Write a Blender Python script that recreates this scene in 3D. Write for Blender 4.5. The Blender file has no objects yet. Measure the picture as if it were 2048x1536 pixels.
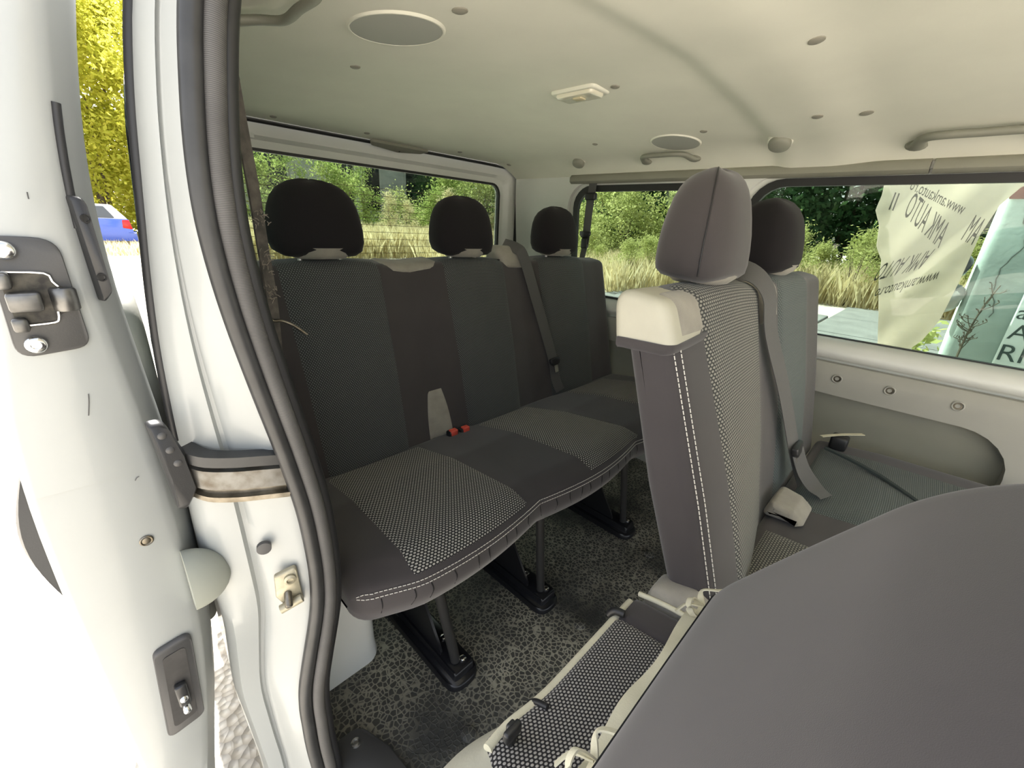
import bpy, bmesh, math, random
from mathutils import Vector, Matrix
SC = bpy.context.scene
COL = SC.collection
R = math.radians

# ------------------------------------------------------------------ camera, sky, sun, exposure
# world axes: +X towards the van's left side, +Y towards its tailgate, z = 0 is the van floor
def make_camera():
    yaw, pitch, roll = R(46.5), R(20.4), R(3.2)
    w = Vector((math.sin(yaw)*math.cos(pitch), math.cos(yaw)*math.cos(pitch), -math.sin(pitch)))
    r0 = Vector((math.cos(yaw), -math.sin(yaw), 0)); u0 = r0.cross(w)
    r = r0*math.cos(roll) + u0*math.sin(roll); u = u0*math.cos(roll) - r0*math.sin(roll)
    cd = bpy.data.cameras.new('camera'); co = bpy.data.objects.new('camera', cd); COL.objects.link(co)
    m = Matrix((r, u, -w)).transposed().to_4x4(); m.translation = Vector((0, 0, 1.0))
    co.matrix_world = m
    cd.sensor_width = 36.0; cd.lens = 848/2048*36.0; cd.clip_start = 0.02; cd.clip_end = 400
    SC.camera = co
make_camera()

SUN = Vector((0.13, 0.60, 0.79)).normalized()
def make_light():
    w = bpy.data.worlds.new('sky'); SC.world = w; w.use_nodes = True
    nt = w.node_tree; bg = nt.nodes['Background']
    sky = nt.nodes.new('ShaderNodeTexSky'); sky.sky_type = 'NISHITA'; sky.sun_disc = False
    sky.sun_elevation = math.asin(SUN.z); sky.sun_rotation = math.atan2(SUN.x, SUN.y)
    sky.air_density = 1.0; sky.dust_density = 3.0; sky.ozone_density = 1.0
    hsv = nt.nodes.new('ShaderNodeHueSaturation'); hsv.inputs['Saturation'].default_value = 0.35
    nt.links.new(sky.outputs[0], hsv.inputs['Color']); nt.links.new(hsv.outputs[0], bg.inputs[0])
    bg.inputs[1].default_value = 0.22
    ld = bpy.data.lights.new('sun', 'SUN'); lo = bpy.data.objects.new('sun', ld); COL.objects.link(lo)
    ld.energy = 9.0; ld.angle = R(0.8); ld.color = (1.0, 0.97, 0.92)
    lo.rotation_euler = (-SUN).to_track_quat('-Z', 'Y').to_euler(); lo.location = SUN*30
make_light()
SC.view_settings.view_transform = 'Standard'; SC.view_settings.look = 'None'
SC.view_settings.gamma = 1.0; SC.view_settings.use_curve_mapping = False
SC.view_settings.exposure = 1.45
SC.cycles.use_denoising = True
SC.cycles.max_bounces = 12; SC.cycles.diffuse_bounces = 6; SC.cycles.transparent_max_bounces = 24
SC.cycles.sample_clamp_indirect = 8.0

# ------------------------------------------------------------------ materials
MATS = {}
def mat(name, col, rough=0.6, metal=0.0, noise=0.0, nscale=40.0, bump=0.0, bscale=300.0, sheen=0.0, coat=0.0, spec=0.5, col2=None, coords='Object'):
    if name in MATS: return MATS[name]
    m = bpy.data.materials.new(name); m.use_nodes = True; nt = m.node_tree
    b = nt.nodes['Principled BSDF']
    b.inputs['Base Color'].default_value = (*col, 1); b.inputs['Roughness'].default_value = rough
    b.inputs['Metallic'].default_value = metal; b.inputs['Sheen Weight'].default_value = sheen
    b.inputs['Sheen Roughness'].default_value = 0.5
    b.inputs['Coat Weight'].default_value = coat; b.inputs['Specular IOR Level'].default_value = spec
    tc = nt.nodes.new('ShaderNodeTexCoord')
    if noise or col2:
        n = nt.nodes.new('ShaderNodeTexNoise'); n.inputs['Scale'].default_value = nscale; n.inputs['Detail'].default_value = 5
        nt.links.new(tc.outputs[coords], n.inputs['Vector'])
        mx = nt.nodes.new('ShaderNodeMix'); mx.data_type = 'RGBA'
        c2 = col2 or tuple(c*(1-noise) for c in col)
        mx.inputs['A'].default_value = (*col, 1); mx.inputs['B'].default_value = (*c2, 1)
        rp = nt.nodes.new('ShaderNodeValToRGB'); rp.color_ramp.elements[0].position = 0.35; rp.color_ramp.elements[1].position = 0.68
        nt.links.new(n.outputs['Fac'], rp.inputs[0]); nt.links.new(rp.outputs[0], mx.inputs['Factor'])
        nt.links.new(mx.outputs['Result'], b.inputs['Base Color'])
    if bump:
        n2 = nt.nodes.new('ShaderNodeTexNoise'); n2.inputs['Scale'].default_value = bscale; n2.inputs['Detail'].default_value = 3
        nt.links.new(tc.outputs[coords], n2.inputs['Vector'])
        bp = nt.nodes.new('ShaderNodeBump'); bp.inputs['Strength'].default_value = bump; bp.inputs['Distance'].default_value = 0.002
        nt.links.new(n2.outputs['Fac'], bp.inputs['Height']); nt.links.new(bp.outputs[0], b.inputs['Normal'])
    MATS[name] = m; return m

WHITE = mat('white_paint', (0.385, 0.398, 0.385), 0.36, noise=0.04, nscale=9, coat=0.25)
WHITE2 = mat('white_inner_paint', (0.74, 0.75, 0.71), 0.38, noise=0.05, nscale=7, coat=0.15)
HEADL = mat('headliner', (0.82, 0.81, 0.70), 0.95, noise=0.05, nscale=6, bump=0.12, bscale=700)
CLIP = mat('clip_grey', (0.30, 0.285, 0.235), 0.7)
SPK = mat('speaker_grey', (0.42, 0.425, 0.38), 0.75, bump=0.25, bscale=1500)
TRIMG = mat('trim_grey', (0.27, 0.265, 0.215), 0.6, noise=0.08, nscale=12, bump=0.1)
HANDLE = mat('handle_grey', (0.25, 0.25, 0.205), 0.55, bump=0.08)
PANELU = mat('panel_upper', (0.37, 0.365, 0.325), 0.6, noise=0.05, nscale=10, bump=0.08)
PANELL = mat('panel_recess', (0.30, 0.295, 0.24), 0.6, noise=0.1, nscale=6, bump=0.08)
RUBBER = mat('black_rubber', (0.018, 0.018, 0.019), 0.45)
RUBG = mat('grey_rubber', (0.036, 0.036, 0.036), 0.4, noise=0.3, nscale=30)
PLASB = mat('black_plastic', (0.022, 0.022, 0.023), 0.38, bump=0.06, bscale=900)
PLASD = mat('dark_plastic', (0.075, 0.073, 0.072), 0.5, bump=0.06, bscale=900)
FABRIC = mat('black_fabric', (0.062, 0.055, 0.056), 0.85, sheen=0.30, bump=0.15, bscale=1400, noise=0.12, nscale=8, spec=0.2)
FABRIC_SHADED = mat('shaded_black_fabric', (0.016, 0.0145, 0.016), 0.9, sheen=0.08, bump=0.15, bscale=1400, spec=0.15)  # darker copy of the seat fabric: backlit shade put into the colour
BEIGE = mat('beige_vinyl', (0.52, 0.50, 0.405), 0.6, noise=0.1, nscale=14, bump=0.1)
GREYF = mat('grey_beige_fabric', (0.36, 0.335, 0.285), 0.9, noise=0.2, nscale=25, sheen=0.2, bump=0.3, bscale=600)
CREAM = mat('cream_tape', (0.74, 0.70, 0.53), 0.8, noise=0.12, nscale=30, bump=0.2, bscale=500)
THREAD = mat('white_thread', (0.72, 0.69, 0.62), 0.7)
LATCHM = mat('latch_steel', (0.22, 0.215, 0.205), 0.36, metal=0.85, noise=0.4, nscale=60)
STEEL = mat('steel', (0.55, 0.54, 0.52), 0.32, metal=1.0)
CHROME = mat('chrome', (0.75, 0.75, 0.74), 0.18, metal=1.0)
GALV = mat('greasy_steel', (0.32, 0.29, 0.24), 0.35, metal=0.9, noise=0.6, nscale=40, col2=(0.10, 0.085, 0.06))
BRASS = mat('brass_zinc', (0.50, 0.455, 0.33), 0.45, metal=0.35, noise=0.3, nscale=60)
BLKMET = mat('black_enamel', (0.010, 0.010, 0.012), 0.28)
LEGGREY = mat('leg_tube', (0.045, 0.045, 0.045), 0.3, metal=0.4)
STRAP = mat('seatbelt_webbing', (0.085, 0.083, 0.080), 0.7, sheen=0.2, bump=0.3, bscale=900)
STRAPO = mat('worn_webbing', (0.06, 0.055, 0.05), 0.8, noise=0.4, nscale=60, col2=(0.13, 0.115, 0.10), bump=0.3, bscale=900)
RED = mat('red_button', (0.75, 0.10, 0.07), 0.45)
BLUE = mat('blue_plastic', (0.03, 0.10, 0.55), 0.5)

def strip_mat(name, base, line, scale):
    """rubber with fine cross ribs along its UV length"""
    m = bpy.data.materials.new(name); m.use_nodes = True; nt = m.node_tree; b = nt.nodes['Principled BSDF']
    b.inputs['Roughness'].default_value = 0.7
    uv = nt.nodes.new('ShaderNodeTexCoord'); mp = nt.nodes.new('ShaderNodeMapping'); mp.inputs['Scale'].default_value = (scale, 0, 0)
    wv = nt.nodes.new('ShaderNodeTexWave'); wv.inputs['Scale'].default_value = 1.0; wv.inputs['Distortion'].default_value = 0.6
    nz = nt.nodes.new('ShaderNodeTexNoise'); nz.inputs['Scale'].default_value = 14
    mx = nt.nodes.new('ShaderNodeMix'); mx.data_type = 'RGBA'
    mx.inputs['A'].default_value = (*base, 1); mx.inputs['B'].default_value = (*line, 1)
    ml = nt.nodes.new('ShaderNodeMath'); ml.operation = 'MULTIPLY'
    nt.links.new(uv.outputs['UV'], mp.inputs[0]); nt.links.new(mp.outputs[0], wv.inputs[0]); nt.links.new(uv.outputs['Object'], nz.inputs[0])
    nt.links.new(wv.outputs['Fac'], ml.inputs[0]); nt.links.new(nz.outputs['Fac'], ml.inputs[1])
    nt.links.new(ml.outputs[0], mx.inputs['Factor']); nt.links.new(mx.outputs['Result'], b.inputs['Base Color'])
    bp = nt.nodes.new('ShaderNodeBump'); bp.inputs['Strength'].default_value = 0.2; bp.inputs['Distance'].default_value = 0.001
    nt.links.new(wv.outputs['Fac'], bp.inputs['Height']); nt.links.new(bp.outputs[0], b.inputs['Normal'])
    MATS[name] = m; return m
RIBBED = strip_mat('ribbed_rubber', (0.050, 0.048, 0.046), (0.15, 0.145, 0.14), 190)
WEB = strip_mat('striped_webbing', (0.07, 0.07, 0.068), (0.10, 0.10, 0.097), 1)

def mesh_fabric(name, dark, dot, px=0.0078, py=0.0050):
    """knitted cover: staggered light oval threads on a dark ground, laid out in metres in the UV map"""
    m = bpy.data.materials.new(name); m.use_nodes = True; nt = m.node_tree; b = nt.nodes['Principled BSDF']
    L = nt.links.new; N = nt.nodes.new
    b.inputs['Roughness'].default_value = 0.85; b.inputs['Sheen Weight'].default_value = 0.15; b.inputs['Specular IOR Level'].default_value = 0.2
    tc = N('ShaderNodeTexCoord'); sp = N('ShaderNodeSeparateXYZ'); L(tc.outputs['UV'], sp.inputs[0])
    def math_(op, a, bb=None):
        n = N('ShaderNodeMath'); n.operation = op
        for i, v in enumerate((a, bb)):
            if v is None: continue
            if isinstance(v, (int, float)): n.inputs[i].default_value = v
            else: L(v, n.inputs[i])
        return n.outputs[0]
    v = math_('DIVIDE', sp.outputs['Y'], py); row = math_('FLOOR', v); odd = math_('MODULO', row, 2.0)
    u = math_('ADD', math_('DIVIDE', sp.outputs['X'], px), math_('MULTIPLY', odd, 0.5))
    fu = math_('SUBTRACT', math_('FRACT', u), 0.5); fv = math_('SUBTRACT', math_('FRACT', v), 0.5)
    e = math_('ADD', math_('POWER', math_('ABSOLUTE', math_('DIVIDE', fu, 0.33)), 2.0), math_('POWER', math_('ABSOLUTE', math_('DIVIDE', fv, 0.37)), 2.0))
    rp = N('ShaderNodeValToRGB'); rp.color_ramp.elements[0].position = 0.75; rp.color_ramp.elements[1].position = 1.0
    rp.color_ramp.elements[0].color = (*dot, 1); rp.color_ramp.elements[1].color = (*dark, 1)
    mr = math_('MULTIPLY', e, 0.9); L(mr, rp.inputs[0])
    L(rp.outputs[0], b.inputs['Base Color'])
    bp = N('ShaderNodeBump'); bp.inputs['Strength'].default_value = 0.4; bp.inputs['Distance'].default_value = 0.001
    bp.invert = True; L(mr, bp.inputs['Height']); L(bp.outputs[0], b.inputs['Normal'])
    MATS[name] = m; return m
MESHF = mesh_fabric('mesh_fabric', (0.022, 0.022, 0.022), (0.42, 0.40, 0.36))
MESHS = mesh_fabric('mesh_fabric_fine', (0.022, 0.020, 0.021), (0.38, 0.36, 0.33), 0.0057, 0.0039)
MESHB = mesh_fabric('mesh_fabric_back', (0.036, 0.038, 0.038), (0.15, 0.157, 0.152), 0.0060, 0.0040)
MESHG = mesh_fabric('mesh_fabric_worn', (0.05, 0.052, 0.05), (0.30, 0.29, 0.255), 0.0078, 0.0052)
MESHC = mesh_fabric('mesh_fabric_cool', (0.060, 0.075, 0.074), (0.16, 0.185, 0.18), 0.0060, 0.0040)

def floor_mat():
    m = bpy.data.materials.new('rubber_floor'); m.use_nodes = True; nt = m.node_tree; b = nt.nodes['Principled BSDF']
    L = nt.links.new; N = nt.nodes.new
    tc = N('ShaderNodeTexCoord'); vo = N('ShaderNodeTexVoronoi'); vo.feature = 'DISTANCE_TO_EDGE'; vo.inputs['Scale'].default_value = 88; vo.inputs['Randomness'].default_value = 0.75
    L(tc.outputs['Object'], vo.inputs['Vector'])
    rp = N('ShaderNodeValToRGB'); rp.color_ramp.elements[0].position = 0.04; rp.color_ramp.elements[1].position = 0.13
    rp.color_ramp.elements[0].color = (1, 1, 1, 1); rp.color_ramp.elements[1].color = (0, 0, 0, 1)
    L(vo.outputs['Distance'], rp.inputs[0])
    nz = N('ShaderNodeTexNoise'); nz.inputs['Scale'].default_value = 3.4; nz.inputs['Detail'].default_value = 4; L(tc.outputs['Object'], nz.inputs['Vector'])
    wr = N('ShaderNodeValToRGB'); wr.color_ramp.elements[0].position = 0.34; wr.color_ramp.elements[1].position = 0.66; L(nz.outputs['Fac'], wr.inputs[0])
    ml = N('ShaderNodeMath'); ml.operation = 'MULTIPLY'; L(rp.outputs[0], ml.inputs[0]); L(wr.outputs[0], ml.inputs[1])
    base = N('ShaderNodeMix'); base.data_type = 'RGBA'; base.inputs['A'].default_value = (0.042, 0.042, 0.038, 1); base.inputs['B'].default_value = (0.085, 0.082, 0.068, 1)
    L(wr.outputs[0], base.inputs['Factor'])
    mx = N('ShaderNodeMix'); mx.data_type = 'RGBA'; mx.inputs['B'].default_value = (0.46, 0.43, 0.33, 1)
    L(ml.outputs[0], mx.inputs['Factor']); L(base.outputs['Result'], mx.inputs['A']); L(mx.outputs['Result'], b.inputs['Base Color'])
    b.inputs['Roughness'].default_value = 0.55
    bp = N('ShaderNodeBump'); bp.inputs['Strength'].default_value = 0.5; bp.inputs['Distance'].default_value = 0.0015; bp.invert = False
    L(rp.outputs[0], bp.inputs['Height']); L(bp.outputs[0], b.inputs['Normal'])
    return m
FLOORM = floor_mat()

def glass_mat(name, tint, refl=0.06):
    m = bpy.data.materials.new(name); m.use_nodes = True; nt = m.node_tree
    nt.nodes.remove(nt.nodes['Principled BSDF']); out = nt.nodes['Material Output']
    tr = nt.nodes.new('ShaderNodeBsdfTransparent'); tr.inputs[0].default_value = (*tint, 1)
    gl = nt.nodes.new('ShaderNodeBsdfGlossy'); gl.inputs['Roughness'].default_value = 0.02
    fr = nt.nodes.new('ShaderNodeFresnel'); fr.inputs[0].default_value = 1.45
    mx = nt.nodes.new('ShaderNodeMixShader')
    nt.links.new(fr.outputs[0], mx.inputs[0]); nt.links.new(tr.outputs[0], mx.inputs[1]); nt.links.new(gl.outputs[0], mx.inputs[2])
    nt.links.new(mx.outputs[0], out.inputs[0]); return m
GLASS = glass_mat('tinted_glass', (0.56, 0.62, 0.57))
GLASS2 = glass_mat('clear_glass', (0.86, 0.9, 0.88))

# ------------------------------------------------------------------ mesh helpers
ORG = {}
def setp(o, label=None, cat=None, group=None, kind=None):
    if label: o['label'] = label
    if cat: o['category'] = cat
    if group: o['group'] = group
    if kind: o['kind'] = kind
    return o
def link(o, parent):
    COL.objects.link(o)
    if parent is not None:
        o.parent = parent
        o.matrix_parent_inverse = Matrix.Translation(-ORG.get(parent.name, Vector((0, 0, 0))))
    return o
def thing(name, loc, label, cat, group=None):
    o = bpy.data.objects.new(name, None); COL.objects.link(o); o.location = loc; o.empty_display_size = 0.05
    ORG[o.name] = Vector(loc); return setp(o, label, cat, group)
def mk(name, verts, faces, m, parent=None, smooth=True, uv=None):
    me = bpy.data.meshes.new(name); me.from_pydata([tuple(v) for v in verts], [], faces)
    if uv:
        ul = me.uv_layers.new(name='UVMap')
        for lp in me.loops: ul.data[lp.index].uv = uv[lp.vertex_index]
    me.materials.append(m)
    bm = bmesh.new(); bm.from_mesh(me); bmesh.ops.recalc_face_normals(bm, faces=bm.faces); bm.to_mesh(me); bm.free()
    if smooth:
        for p in me.polygons: p.use_smooth = True
        me.set_sharp_from_angle(angle=R(50))
    me.update()
    return link(bpy.data.objects.new(name, me), parent)
class MB:
    def __init__(s): s.v = []; s.f = []; s.uv = []
    def add(s, v, f, uv=None):
        n = len(s.v); s.v += [tuple(p) for p in v]; s.f += [tuple(i+n for i in q) for q in f]
        s.uv += uv if uv else [(0, 0)]*len(v); return s
    def build(s, name, m, parent=None, smooth=True, uv=False): return mk(name, s.v, s.f, m, parent, smooth, s.uv if uv else None)
def grid(rows, closed_u=False, closed_v=False, caps=False):
    nr, nc = len(rows), len(rows[0]); v = [p for r in rows for p in r]; f = []
    for i in range(nr if closed_v else nr-1):
        for j in range(nc if closed_u else nc-1):
            a, b = i*nc+j, i*nc+(j+1) % nc; c, d = ((i+1) % nr)*nc+(j+1) % nc, ((i+1) % nr)*nc+j
            f.append((a, b, c, d))
    if caps:
        f.append(tuple(range(nc))[::-1]); f.append(tuple((nr-1)*nc+j for j in range(nc)))
    return v, f
def frames(path, closed=False, up=None):
    P = [Vector(p) for p in path]; n = len(P); out = []; nrm = None
    for i in range(n):
        t = (P[(i+1) % n]-P[i-1]) if closed or 0 < i < n-1 else (P[1]-P[0] if i == 0 else P[-1]-P[-2])
        t.normalize()
        if up is not None: nrm = (Vector(up)-t*t.dot(Vector(up))).normalized()
        elif nrm is None:
            a = Vector((0, 0, 1)) if abs(t.z) < 0.8 else Vector((1, 0, 0)); nrm = (a-t*t.dot(a)).normalized()
        else:
            nrm = (nrm-t*t.dot(nrm)); nrm.normalize()
        out.append((P[i], t, nrm.copy(), t.cross(nrm)))
    return out
def sweep(path, prof, closed=False, up=None, caps=True):
    """prof: list of (a,b) offsets along normal, binormal (a function of i may give them)"""
    fr = frames(path, closed, up); rows = []; uv = []; s = 0
    for i, (p, t, n, b) in enumerate(fr):
        if i: s += (p-fr[i-1][0]).length
        pr = prof(i/(len(fr)-1)) if callable(prof) else prof
        rows.append([p+n*a+b*c for a, c in pr]); uv += [(s, k/len(pr)) for k in range(len(pr))]
    v, f = grid(rows, True, closed, caps and not closed); return v, f, uv
def circ(r, n=8): return [(r*math.cos(2*math.pi*k/n), r*math.sin(2*math.pi*k/n)) for k in range(n)]
def rect(w, h): return [(-h/2, -w/2), (h/2, -w/2), (h/2, w/2), (-h/2, w/2)]
def smooth_path(pts, n=8, closed=False):
    P = [Vector(p) for p in pts]; out = []; m = len(P)
    for i in range(m if closed else m-1):
        p0 = P[i-1] if (closed or i > 0) else P[0]; p1 = P[i]; p2 = P[(i+1) % m]; p3 = P[(i+2) % m] if (closed or i+2 < m) else P[-1]
        for k in range(n):
            t = k/n; out.append(0.5*((2*p1)+(-p0+p2)*t+(2*p0-5*p1+4*p2-p3)*t*t+(-p0+3*p1-3*p2+p3)*t**3))
    if not closed: out.append(P[-1])
    return out
def tube(name, pts, r, m, parent=None, n=8, sm=6, closed=False, uv=True):
    p = smooth_path(pts, sm, closed) if sm else pts
    pr = (lambda t: circ(r(t), n)) if callable(r) else circ(r, n)
    v, f, u = sweep(p, pr, closed); return mk(name, v, f, m, parent, True, u)
def strap(name, pts, w, th, m, parent=None, up=None, sm=6):
    p = smooth_path(pts, sm); v, f, u = sweep(p, rect(w, th), up=up); return mk(name, v, f, m, parent, True, u)
def fillet(pts, rad, n=6):
    """polygon with rounded corners; rad one number or one per corner; points of any dimension"""
    P = [Vector(p) for p in pts]; out = []; m = len(P)
    for i in range(m):
        r = rad[i] if isinstance(rad, (list, tuple)) else rad
        a, p, b = P[i-1], P[i], P[(i+1) % m]; d1, d2 = (a-p), (b-p); l1, l2 = d1.length, d2.length; d1.normalize(); d2.normalize()
        ang = math.acos(max(-1, min(1, d1.dot(d2))))
        if r <= 0 or ang > 3.1: out.append(p); continue
        k = min(r/math.tan(ang/2), l1*0.49, l2*0.49)
        q1, q2 = p+d1*k, p+d2*k
        for j in range(n+1):
            t = j/n; out.append(q1*(1-t)**2+p*2*t*(1-t)+q2*t*t)
    return out
def prism(outline, ax, h, bevel=0.0):
    """extrude a 3-D planar outline along vector ax by h (front side at +ax), optional bevelled front rim"""
    O = [Vector(p) for p in outline]; A = Vector(ax).normalized(); c = sum(O, Vector())/len(O)
    rows = [O]
    if bevel:
        rows.append([p+A*(h-bevel) for p in O])
        rows.append([p+A*h+(c-p).normalized()*bevel for p in O])
    else: rows.append([p+A*h for p in O])
    return grid(rows, True, False, True)
def box(x0, x1, y0, y1, z0, z1, bev=0.0, seg=2):
    bm = bmesh.new(); bmesh.ops.create_cube(bm, size=1)
    for v in bm.verts: v.co = Vector(((x0+x1)/2+v.co.x*(x1-x0), (y0+y1)/2+v.co.y*(y1-y0), (z0+z1)/2+v.co.z*(z1-z0)))
    if bev: bmesh.ops.bevel(bm, geom=bm.edges[:], offset=bev, segments=seg, profile=0.5, affect='EDGES')
    bm.verts.index_update(); r = [v.co.copy() for v in bm.verts], [[v.index for v in f.verts] for f in bm.faces]; bm.free(); return r
def lathe(prof, o, ax, n=20):
    """revolve (radius, height) profile about axis ax through o"""
    A = Vector(ax).normalized(); t = Vector((0, 0, 1)) if abs(A.z) < 0.8 else Vector((1, 0, 0)); U = A.cross(t).normalized(); V = A.cross(U); O = Vector(o)
    rows = [[O+A*h+(U*math.cos(2*math.pi*k/n)+V*math.sin(2*math.pi*k/n))*r for k in range(n)] for r, h in prof]
    return grid(rows, True, False, True)
def lerp_tab(tab, t):
    if t <= tab[0][0]: return tab[0][1]
    for (a, x), (b, y) in zip(tab, tab[1:]):
        if t <= b: return x+(y-x)*(t-a)/(b-a)
    return tab[-1][1]
def ss(a, b, t):
    t = min(1, max(0, (t-a)/(b-a))); return t*t*(3-2*t)
def rrect(u0, u1, v0, v1, r, n=6):
    """rounded rectangle, counter-clockwise, n segments a corner, straight sides split"""
    out = []
    for cx, cy, a0 in ((u1-r, v0+r, -90), (u1-r, v1-r, 0), (u0+r, v1-r, 90), (u0+r, v0+r, 180)):
        for k in range(n+1):
            a = R(a0+90*k/n); out.append((cx+r*math.cos(a), cy+r*math.sin(a)))
    return out
def ring_plate(outer, hole, r, fn, fn2, side=10, rad=5, n=6):
    """plate with a rounded hole: outer=(u0,u1,v0,v1), hole likewise, corner radius r; fn(u,v)->front point, fn2 -> back point"""
    U0, U1, V0, V1 = outer; u0, u1, v0, v1 = hole
    H = []; O = []
    cs = [((u1-r, v0+r), -90, (U1, V0)), ((u1-r, v1-r), 0, (U1, V1)), ((u0+r, v1-r), 90, (U0, V1)), ((u0+r, v0+r), 180, (U0, V0))]
    for ci, ((cx, cy), a0, (CX, CY)) in enumerate(cs):
        for k in range(n+1):
            a = R(a0+90*k/n); H.append((cx+r*math.cos(a), cy+r*math.sin(a)))
            t = k/n*2
            if ci == 0: e = (cx+(CX-cx)*min(1, t), CY) if t <= 1 else (CX, CY+(cy-CY)*(t-1))
            if ci == 1: e = (CX, cy+(CY-cy)*min(1, t)) if t <= 1 else (CX+(cx-CX)*(t-1), CY)
            if ci == 2: e = (cx+(CX-cx)*min(1, t), CY) if t <= 1 else (CX, CY+(cy-CY)*(t-1))
            if ci == 3: e = (CX, cy+(CY-cy)*min(1, t)) if t <= 1 else (CX+(cx-CX)*(t-1), CY)
            O.append(e)
        nx = cs[(ci+1) % 4]; a1 = R(nx[1]); p = H[-1]; q = (nx[0][0]+r*math.cos(a1), nx[0][1]+r*math.sin(a1))
        o1 = O[-1]; o2 = (nx[0][0], nx[2][1]) if ci in (1, 3) else (nx[2][0], nx[0][1])
        if ci == 1: o2 = (nx[0][0], V1)
        if ci == 3: o2 = (nx[0][0], V0)
        for k in range(1, side):
            t = k/side; H.append((p[0]+(q[0]-p[0])*t, p[1]+(q[1]-p[1])*t)); O.append((o1[0]+(o2[0]-o1[0])*t, o1[1]+(o2[1]-o1[1])*t))
    rows = []
    for i in range(rad+1):
        t = 1-i/rad; rows.append([fn(h[0]+(o[0]-h[0])*t, h[1]+(o[1]-h[1])*t) for h, o in zip(H, O)])
    for i in range(rad+1):
        t = i/rad; rows.append([fn2(h[0]+(o[0]-h[0])*t, h[1]+(o[1]-h[1])*t) for h, o in zip(H, O)])
    return grid(rows, True, True), H
def resample(pts, m):
    P = [Vector(p) for p in pts]+[Vector(pts[0])]; L = [0]
    for a, b in zip(P, P[1:]): L.append(L[-1]+(b-a).length)
    out = []; j = 0
    for k in range(m):
        s = L[-1]*k/m
        while L[j+1] < s: j += 1
        t = (s-L[j])/max(1e-9, L[j+1]-L[j]); out.append(P[j].lerp(P[j+1], t))
    return out
class Pad:
    """upholstered body: closed (y,z) section sec(x) swept along x, with rounded ends; panels can be laid on its skin"""
    def __init__(s, sec, x0, x1, r, M=96): s.sec = sec; s.x0 = x0; s.x1 = x1; s.r = r; s.M = M; s.cache = {}
    def ring(s, x):
        k = round(x, 5)
        if k not in s.cache: s.cache[k] = resample(s.sec(x), s.M)
        return s.cache[k]
    def inset(s, x):
        d = max(0.0, min(x-s.x0, s.x1-x)); r = s.r
        return 0 if d >= r else r-math.sqrt(max(0, r*r-(r-d)**2))
    def at(s, x, t, h=0.0):
        """point on the skin at x, perimeter share t, raised by h"""
        ring = s.ring(x); M = s.M; f = (t % 1)*M; i = int(f) % M; a = ring[i].lerp(ring[(i+1) % M], f-int(f))
        tg = ring[(i+2) % M]-ring[i-1]; tg.normalize(); n = Vector((tg.y, -tg.x))*s.sgn
        p = a+n*(h-s.inset(x)); return Vector((x, p.x, p.y))
    @property
    def sgn(s):
        if not hasattr(s, '_s'):
            q = s.ring((s.x0+s.x1)/2); ar = sum(q[i].x*q[(i+1) % s.M].y-q[(i+1) % s.M].x*q[i].y for i in range(s.M)); s._s = 1 if ar > 0 else -1
        return s._s
    def body(s, name, m, parent, nx=40, ne=6):
        xs = [s.x0+s.r*(1-math.cos(R(90*k/ne))) for k in range(ne)]
        mid = [s.x0+s.r+(s.x1-s.x0-2*s.r)*k/nx for k in range(nx+1)]
        xs = xs+mid+[s.x1-s.r*(1-math.cos(R(90*k/ne))) for k in range(ne-1, -1, -1)]
        v, f = grid([[s.at(x, j/s.M) for j in range(s.M)] for x in xs], True, False, True)
        return mk(name, v, f, m, parent)
    def find(s, x, y, z):
        T = Vector((x, y, z)); k = min(range(200), key=lambda k: (s.at(x, k/200)-T).length)/200
        return min((k+d/4000 for d in range(-24, 25)), key=lambda q: (s.at(x, q)-T).length) % 1
    def panel(s, name, m, parent, t0, t1, xa, xb, h=0.004, nx=14, nt=24, edge=0.12):
        """soft raised sheet over perimeter t0..t1 and x from xa(k) to xb(k), k=0..1 along t"""
        if t1-t0 > .5: t0 += 1
        if t0-t1 > .5: t1 += 1
        fa = xa if callable(xa) else (lambda k: xa); fb = xb if callable(xb) else (lambda k: xb)
        rows = []; uv = []
        per = sum((s.ring((s.x0+s.x1)/2)[i]-s.ring((s.x0+s.x1)/2)[i-1]).length for i in range(s.M))
        for i in range(nt+1):
            k = i/nt; t = t0+(t1-t0)*k; row = []
            for j in range(nx+1):
                g = j/nx; x = fa(k)+(fb(k)-fa(k))*g
                e = min(1, min(g, 1-g)/edge, min(k, 1-k)/edge*2); hh = -0.002+(h+0.002)*math.sin(e*math.pi/2)
                row.append(s.at(x, t, hh)); uv.append((x, t*per))
            rows.append(row)
        v, f = grid(rows); return mk(name, v, f, m, parent, True, uv)
def dashes(path, pitch, ln, r, off=None):
    """row of thread stitches along a path"""
    mb = MB(); acc = 0; P = [Vector(p) for p in path]; nxt = 0
    for a, b in zip(P, P[1:]):
        d = (b-a); L = d.length
        if L < 1e-7: continue
        t = d/L; s = nxt-acc
        while s <= L:
            p = a+t*s; q = p+t*ln
            up = Vector((0, 0, 1)) if abs(t.z) < 0.9 else Vector((1, 0, 0)); n = t.cross(up).normalized(); u = n.cross(t)
            mb.add([p+n*r, p+u*r, p-n*r, p-u*r, q+n*r, q+u*r, q-n*r, q-u*r], [(0, 1, 5, 4), (1, 2, 6, 5), (2, 3, 7, 6), (3, 0, 4, 7), (0, 3, 2, 1), (4, 5, 6, 7)])
            nxt += pitch; s = nxt-acc
        acc += L
    return mb
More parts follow.
